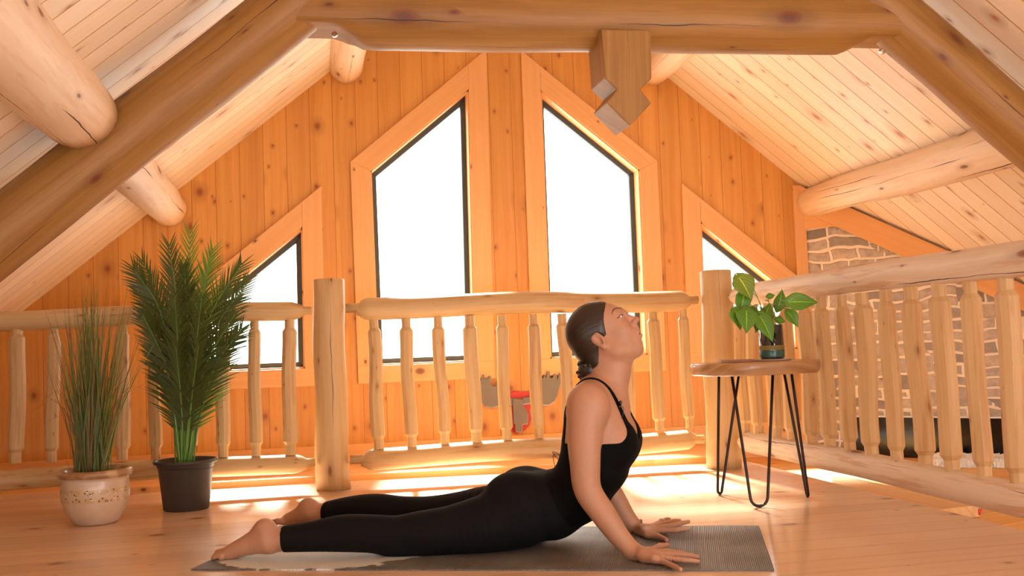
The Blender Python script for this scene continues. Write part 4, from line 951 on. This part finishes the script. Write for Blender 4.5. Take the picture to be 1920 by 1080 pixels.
for a, b, h in regions:
    a = np.array(a); b = np.array(b); V, Fq = skin(body, a-.006, b+.006, h); cen = V[Fq].mean(1); m = ((cen > a-.0025) & (cen < b+.0025)).all(1); Vs.append(V); Fs.append(Fq[m]+n0); n0 += len(V)
V = np.vstack(Vs); Fq = np.vstack(Fs); used = np.unique(Fq); remap = np.full(len(V), -1); remap[used] = np.arange(len(used)); V = V[used]; Fq = remap[Fq]
V[:, 2] = np.maximum(V[:, 2], G)
k = NB('skin'); o_ = k.n('ShaderNodeTexCoord').outputs['Object']; nz = k.noise(o_, 9, 3); nf = k.noise(o_, 60, 3)
k.l(k.mix(k.ramp(nf, .25, .75), k.mix(nz, (.50, .25, .145), (.45, .21, .12)), k.mix(nz, (.52, .265, .155), (.47, .225, .13))), k.b.inputs['Base Color']); k.b.inputs['Roughness'].default_value = .5
k.b.inputs['Subsurface Weight'].default_value = .12; k.b.inputs['Subsurface Radius'].default_value = (.012, .005, .003); k.b.inputs['Subsurface Scale'].default_value = .6; m_skin = k.m
m_lip = plain('lip_skin', (.50, .21, .16), .4, noise=.1); m_nail = plain('nail', (.75, .45, .36), .2)
bw = bworld(V); root_loc = bworld(np.array([[pel[0], 0, 0]]))[0]
person = mesh('person', bw, Fq, m_skin, None, None, True, loc=root_loc)
label(person, 'woman in a black tank top and leggings holding cobra pose on the mat, chin lifted', 'person')
person.data.materials.append(m_lip)
LO = (V[Fq].mean(1)-HO)@HR/U_                                      # face centres in head units
lipm = (((LO-[72, 0, -25])/[6, 14.5, 7.2])**2).sum(1) < 1; lipm &= LO[:, 0] > 66
person.data.polygons.foreach_set('material_index', lipm.astype(np.int32)); person.data.update()
def part(name, V, Fq, mat, uv=None, smooth=True): return mesh(name, bworld(V), Fq, mat, person, uv, smooth)
# ---- leggings and top from the same field, a few millimetres proud of the skin
m_leg = plain('black_leggings', (.0045, .004, .005), .8, noise=.2, spec=.16); m_top = plain('black_top', (.003, .003, .003), .85, noise=.2, spec=.12)
lg_ = Field(); torso(lg_, .005); legs(lg_, .0055)
cr_r = leg_r[-1]; cr_l = leg_l[-1]
wst = bp(1060, 935); wn_ = (wai-bel); wn_ = wn_/np.linalg.norm(wn_)
def clip_leg(Fv, X, Y, Z):
    d = (X-wst[0])*wn_[0]+(Z-wst[2])*wn_[2]
    for c_, sg in ((cr_r, -1), (cr_l, 1)):
        nn_ = (cr_r-leg_r[-2]) if sg < 0 else (cr_l-leg_l[-2]); nn_ = nn_/np.linalg.norm(nn_)
        e = (X-c_[0])*nn_[0]+(Y-c_[1])*nn_[1]+(Z-c_[2])*nn_[2]; e = np.where((Y*sg > .05) & (X < c_[0]+.1), e, -1); Fv = np.maximum(Fv, e)
    # soft wrinkles at the back of the knee and under the seat
    return np.maximum(Fv, d)
V, Fq = skin(lg_, (cr_l[0]-.05, -.36, -.01), (wst[0]+.16, .40, .35), .0042, clip_leg); V[:, 2] = np.maximum(V[:, 2], G); part('leggings', V, Fq, m_leg)
tp_ = Field(); torso(tp_, .0035); tp_.ell(bp(1165, 838), (.058, .09, .058), k=.03)
# neckline and armholes measured on the body
n_f, n_b = bp(1166, 772), bp(1200, 822)                            # where strap meets the bodice, lowest point of the neckline
ah = bp(1130, 824)
def clip_top(Fv, X, Y, Z):
    d = -((X-wst[0]+.035*wn_[0])*wn_[0]+(Z-wst[2])*wn_[2])-.03
    Fv = np.maximum(Fv, d)
    aY = np.abs(Y)
    mid = che[0]+.02
    # front: V-shaped neckline rising to the straps at |y| = .085
    zf = n_b[2]-.004+(n_f[2]-n_b[2])*np.clip(aY/.088, 0, 1)**1.15
    za = n_f[2]-(n_f[2]-ah[2])*np.clip((aY-.088)/.05, 0, 1)**.6
    front = np.where(aY < .088, zf, za)
    zb = bp(1055, 800)[2]+.05*np.clip(1-np.abs(aY-.085)/.05, 0, 1)
    zb = np.where(aY > .10, ah[2], zb)
    w = np.clip((X-mid+.03)/.06, 0, 1); top = zb*(1-w)+front*w
    return np.maximum(Fv, (Z-top)*.8)
V, Fq = skin(tp_, (bel[0]-.10, -.22, .05), (che[0]+.26, .22, cla[2]+.1), .0040, clip_top); V[:, 2] = np.maximum(V[:, 2], G)
top_o = part('tank_top', V, Fq, m_top)
# straps projected onto the shoulders
from mathutils.bvhtree import BVHTree
dgm = bpy.data.meshes.new('tmp'); bt_ = BVHTree.FromPolygons([Vector(v) for v in bw.tolist()], [list(map(int, f)) for f in Fq_body] if 'Fq_body' in globals() else [list(p.vertices) for p in person.data.polygons])
bpy.data.meshes.remove(dgm)
def strap(ctrl, w, name, mat, n=44, th=.0022, lift=.002):
    P = bworld(interp(ctrl, n)); Q = []; N = []
    for p in P:
        loc, nrm, ix, ds = bt_.find_nearest(Vector(p)); Q.append(np.array(loc)); N.append(np.array(nrm))
    Q = np.array(Q); N = np.array(N)
    for _ in range(4): Q[1:-1] = (Q[:-2]+2*Q[1:-1]+Q[2:])/4; N[1:-1] = (N[:-2]+N[1:-1]+N[2:])/3
    V = []
    for i in range(n):
        t = Q[min(i+1, n-1)]-Q[max(i-1, 0)]; t /= np.linalg.norm(t); nn_ = N[i]/np.linalg.norm(N[i]); s_ = np.cross(t, nn_); ww = w if np.isscalar(w) else np.interp(i/(n-1), [0, .5, 1], w)
        b = Q[i]+nn_*lift; V += [b-s_*ww/2-nn_*.002, b+s_*ww/2-nn_*.002, b+s_*ww/2+nn_*th, b-s_*ww/2+nn_*th]
    Fc = [[4*i+a, 4*i+(a+1) % 4, 4*i+4+(a+1) % 4, 4*i+4+a] for i in range(n-1) for a in range(4)]+[[0, 1, 2, 3], [4*n-1, 4*n-2, 4*n-3, 4*n-4]]
    return mesh(name, V, Fc, mat, person, None, False)
for sg in (-1, 1):
    y_ = .095
    strap([bp(1062, 800)*[1, 0, 1]+[.0, sg*.085, -.01], bp(1062, 765)*[1, 0, 1]+[-.03, sg*.085, 0], bp(1080, 725)*[1, 0, 1]+[0, sg*.10, .02], bp(1106, 712)*[1, 0, 1]+[0, sg*.108, .02], bp(1126, 718)*[1, 0, 1]+[.01, sg*.108, .02], bp(1146, 748)*[1, 0, 1]+[.04, sg*.10, .02], bp(1160, 780)*[1, 0, 1]+[.05, sg*.09, 0], bp(1170, 800)*[1, 0, 1]+[.05, sg*.088, 0]], (.012, .010, .024), 'shoulder_strap', m_top)
# ---- hair
m_hair = NB('dark_hair'); k = m_hair; uvh = k.n('ShaderNodeTexCoord').outputs['Object']
k.l(k.mix(k.noise(uvh, 30, 3), (.014, .008, .006), (.034, .018, .012)), k.b.inputs['Base Color']); k.b.inputs['Roughness'].default_value = .38; m_hair = k.m
hf = Field(); hh = Head(hf)
hh.e((2, 0, 25), (56, 44.5, 50.5), 8); hh.e((-14, 0, 14), (38, 38, 36), 12); hh.c((-16, 0, -2), (-34, 0, -34), 30, 17, 14); hh.e((36, 0, 22), (29, 34.8, 40), 8)
hf.cap(nk1+[-.01, 0, .01], hp(-22, 0, -6), .051, .055, .02); hf.cap(nk2, hp(14, 0, -14), .058, .054, .02)
def clip_hair(Fv, X, Y, Z):
    x, y, z = [((X-HO[0])*HR[0][i]+(Y-HO[1])*HR[1][i]+(Z-HO[2])*HR[2][i])/U_ for i in range(3)]
    ay = np.abs(y)
    # hairline: widow's line over the forehead, temple, sideburn, behind the ear
    line = np.interp(np.broadcast_to(z, Fv.shape).ravel(), [-60, -44, -14, -2, 3, 12, 26, 45, 62, 72, 80], [-30, -22, -9, -3, 21, 25, 32, 44, 52, 56, 60]).reshape(Fv.shape)
    line = line+np.clip(18-ay, 0, 18)*.12*np.clip((z-40)/20, 0, 1)
    d = (x-line)*U_*.9
    # leave the ear free
    ear_ = (1-np.sqrt(((x-1)/13)**2+((z-1)/17)**2+((ay-46)/14)**2))*10*U_
    low = (-48-z)*U_
    Fv = np.maximum(np.maximum(Fv, d), np.maximum(ear_, low))
    # combed strands running back to the bun
    th = np.arctan2(y, (z+28)); r = np.sqrt((x+45)**2+(z+24)**2+y*y)
    Fv = Fv+np.clip((x-line)/16+1, 0, 1)**2*4.0*U_*np.clip((z+6)/8, 0, 1)
    return Fv+(np.sin(th*67+np.sin(r*.09)*2.)*.16+np.sin(th*131+np.sin(r*.15)*1.5)*.16)*U_*np.clip((line-x-4)/12, 0, 1)
V, Fq = skin(hf, HO-[.15, .10, .10], HO+[.12, .10, .20], .0019, clip_hair); part('hair', V, Fq, m_hair)
bun = MB(); rs = np.random.RandomState(4); bc = (-45, 0, -37)
hb_ = Field(); Hb = Head(hb_); Hb.e(bc, (22, 25, 21), 4)
for i in range(60):
    a = rs.rand()*6.28; b = rs.rand()*3.14; r = 20+rs.rand()*5
    c1 = np.array(bc)+np.array([math.cos(a)*math.sin(b), math.sin(a)*math.sin(b), math.cos(b)])*r
    a2 = a+rs.uniform(.6, 1.2); b2 = b+rs.uniform(-.5, .5); c2 = np.array(bc)+np.array([math.cos(a2)*math.sin(b2), math.sin(a2)*math.sin(b2), math.cos(b2)])*r
    Hb.c(c1, c2, 3.4, 1.8, 1.6)
V, Fq = skin(hb_, hp(*bc)-.065, hp(*bc)+.065, .0019, None); part('hair_bun', V, Fq, m_hair)
# ---- eyes, brows, ring, bracelet, nails
k = NB('eyeball'); g = k.n('ShaderNodeUVMap').outputs[0]; sp = k.n('ShaderNodeSeparateXYZ'); k.l(g, sp.inputs[0])
k.l(k.mix(k.ramp(sp.outputs[0], .30, .33), k.mix(k.ramp(sp.outputs[0], .13, .15), (.01, .01, .01), (.12, .06, .03)), (.75, .70, .66)), k.b.inputs['Base Color']); k.b.inputs['Roughness'].default_value = .1; m_eye = k.m
for sg in (-1, 1):
    c_ = np.array([52.5, sg*17, 19.5]); V = []; U = []; n1, n2 = 20, 12; rr_ = np.array([11.35, 11.35, 9.35])
    def on(az_, el_, g=0.):
        d_ = np.array([math.cos(el_)*math.cos(az_), sg*math.cos(el_)*math.sin(az_), math.sin(el_)]); return c_+d_*(rr_+g)
    for i in range(n1+1):
        u_ = -1+2*i/n1; az_ = math.radians(50+34*u_); hgt = math.radians(20)*(1-u_*u_)**.7
        for j in range(n2+1): v_ = j/n2; el_ = math.radians(4-4*u_)-hgt*.55+hgt*1.2*v_; V.append(hp(*on(az_, el_))); U.append((abs(u_+.52), v_))
    Fc = [[i*(n2+1)+j, i*(n2+1)+j+1, (i+1)*(n2+1)+j+1, (i+1)*(n2+1)+j] for i in range(n1) for j in range(n2)]
    part('eye', np.array(V), Fc, m_eye, [U[i] for f in Fc for i in f])
    def bar(name, ps, w, mat): V, Fc, U = tube(bworld([hp(*q) for q in interp(ps, 16)]), np.interp(np.linspace(0, 1, 16), [0, .4, 1], w), 8); return mesh(name, V, Fc, mat, person, U, True)
    up_ = [on(math.radians(50+34*u_), math.radians(4-4*u_)+math.radians(20)*(1-u_*u_)**.7*.65, .5) for u_ in (-1, -.5, 0, .5, 1.)]
    bar('eyelashes', up_+[up_[-1]+np.array([-3, sg*2, 1.0])], (.0006, .0013, .0016), m_hair)
    lid_ = [on(math.radians(50+36*u_), math.radians(12-5*u_)+math.radians(20)*(1-u_*u_)**.7*.75, .1) for u_ in (-.9, -.4, 0, .5, 1.)]
    def arc(name, ps, w, mat, th=.0012, lift=.0006): return strap([hp(*p) for p in ps], w, name, mat, 20, th, lift)
    arc('eyebrow', [(68, sg*8, 33), (63, sg*17, 38), (54, sg*24, 38), (45, sg*29, 31)], (.0058, .0052, .0016), m_hair, .0008, .0001)
m_gold = plain('gold', (.8, .55, .25), .2, 1.)
def hoop(name, c, ax, r, w, mat, n=24):
    ax = np.array(ax, float); d, a, b = frame(ax); P = [c+a*math.cos(t)*r[0]+b*math.sin(t)*r[1] for t in np.linspace(0, 2*math.pi, n+1)]
    V, Fc, U = tube(P, w, 6, caps=False); V = bworld(V); return mesh(name, V, Fc, mat, person, U, True)
hoop('ring', kn_r[2]+(tp_r[2][0]-kn_r[2])*.35, tp_r[2][0]-kn_r[2], (.0105, .0105), .0014, m_gold)
hoop('ring', kn_l[3]+(tp_l[3][0]-kn_l[3])*.35, tp_l[3][0]-kn_l[3], (.010, .010), .0014, m_gold)
bd_ = arm_l[-1]-arm_l[-2]; hoop('bracelet', arm_l[-1]-bd_*.30, bd_, (.034, .034), .0020, plain('bracelet_cord', (.08, .05, .04), .5))
def nail(m, t, r=.008):
    d = (t-m)/np.linalg.norm(t-m); c_ = t-d*.001+np.array([0, 0, r*.55]); sd_ = np.cross(d, [0, 0, 1.]); sd_ /= np.linalg.norm(sd_); V = []; 
    for u_ in np.linspace(-.006, .006, 5):
        for v_ in np.linspace(-1, 1, 5): V.append(c_+d*u_+sd_*v_*.0048+np.array([0, 0, .0012*(1-v_*v_)]))
    Fc = [[i*5+j, i*5+j+1, (i+1)*5+j+1, (i+1)*5+j] for i in range(4) for j in range(4)]; o = part('fingernail', np.array(V), Fc, m_nail); sm = o.modifiers.new('s', 'SOLIDIFY'); sm.thickness = .001
for T in (tp_r, tp_l):
    for m, t in T: nail(m, t)
# ---- lavalier microphone and its cable
mc = bworld(np.array([bp(1163, 762, -.095)]))[0]; loc, nrm, ix, ds = bt_.find_nearest(Vector(mc)); mc = np.array(loc)+np.array(nrm)*.008
mic = empty('lapel_microphone', mc-[0, 0, .02], 'tiny black lapel microphone clipped to the front of her strap', 'microphone')
V, Fc, U = tube([mc+[0, 0, .002], mc+[.001, 0, .010], mc+[.001, 0, .016], mc+[.001, 0, .019]], [.003, .0052, .0048, .002], 12); MB().add(V, Fc, U).build('capsule', m_black, mic, True)
V, Fc, U = tube([mc+BA*-.018+[0, 0, -.001], mc+BA*.003], [.003, .003], 8); MB().add(V, Fc, U).build('clip', m_black, mic, True)
V, Fc, U = tube(interp([mc+[0, 0, .004], mc+BA*.010+[0, 0, -.006], mc+BA*.008+[0, 0, -.028], mc+BA*.0+[0, 0, -.045]], 14), .0012, 6); MB().add(V, Fc, U).build('cable', m_black, mic, True)
wr_ = MB(); wc = bp(1046, 866, .0); m_wire = plain('dark_red_wire', (.10, .015, .012), .4)
P = interp([bp(1056, 872, .01), bp(1036, 848, .02), bp(1052, 856, 0), bp(1042, 876, -.01), bp(1038, 852, 0), bp(1058, 862, .01), bp(1047, 884, -.01), bp(1056, 858, .0)], 60)
V, Fc, U = tube(bworld(P), .0012, 6); label(mesh('cable_loop', V, Fc, m_wire, None, U, True), 'tangle of thin dark wire looping out at the small of her back', 'cable')
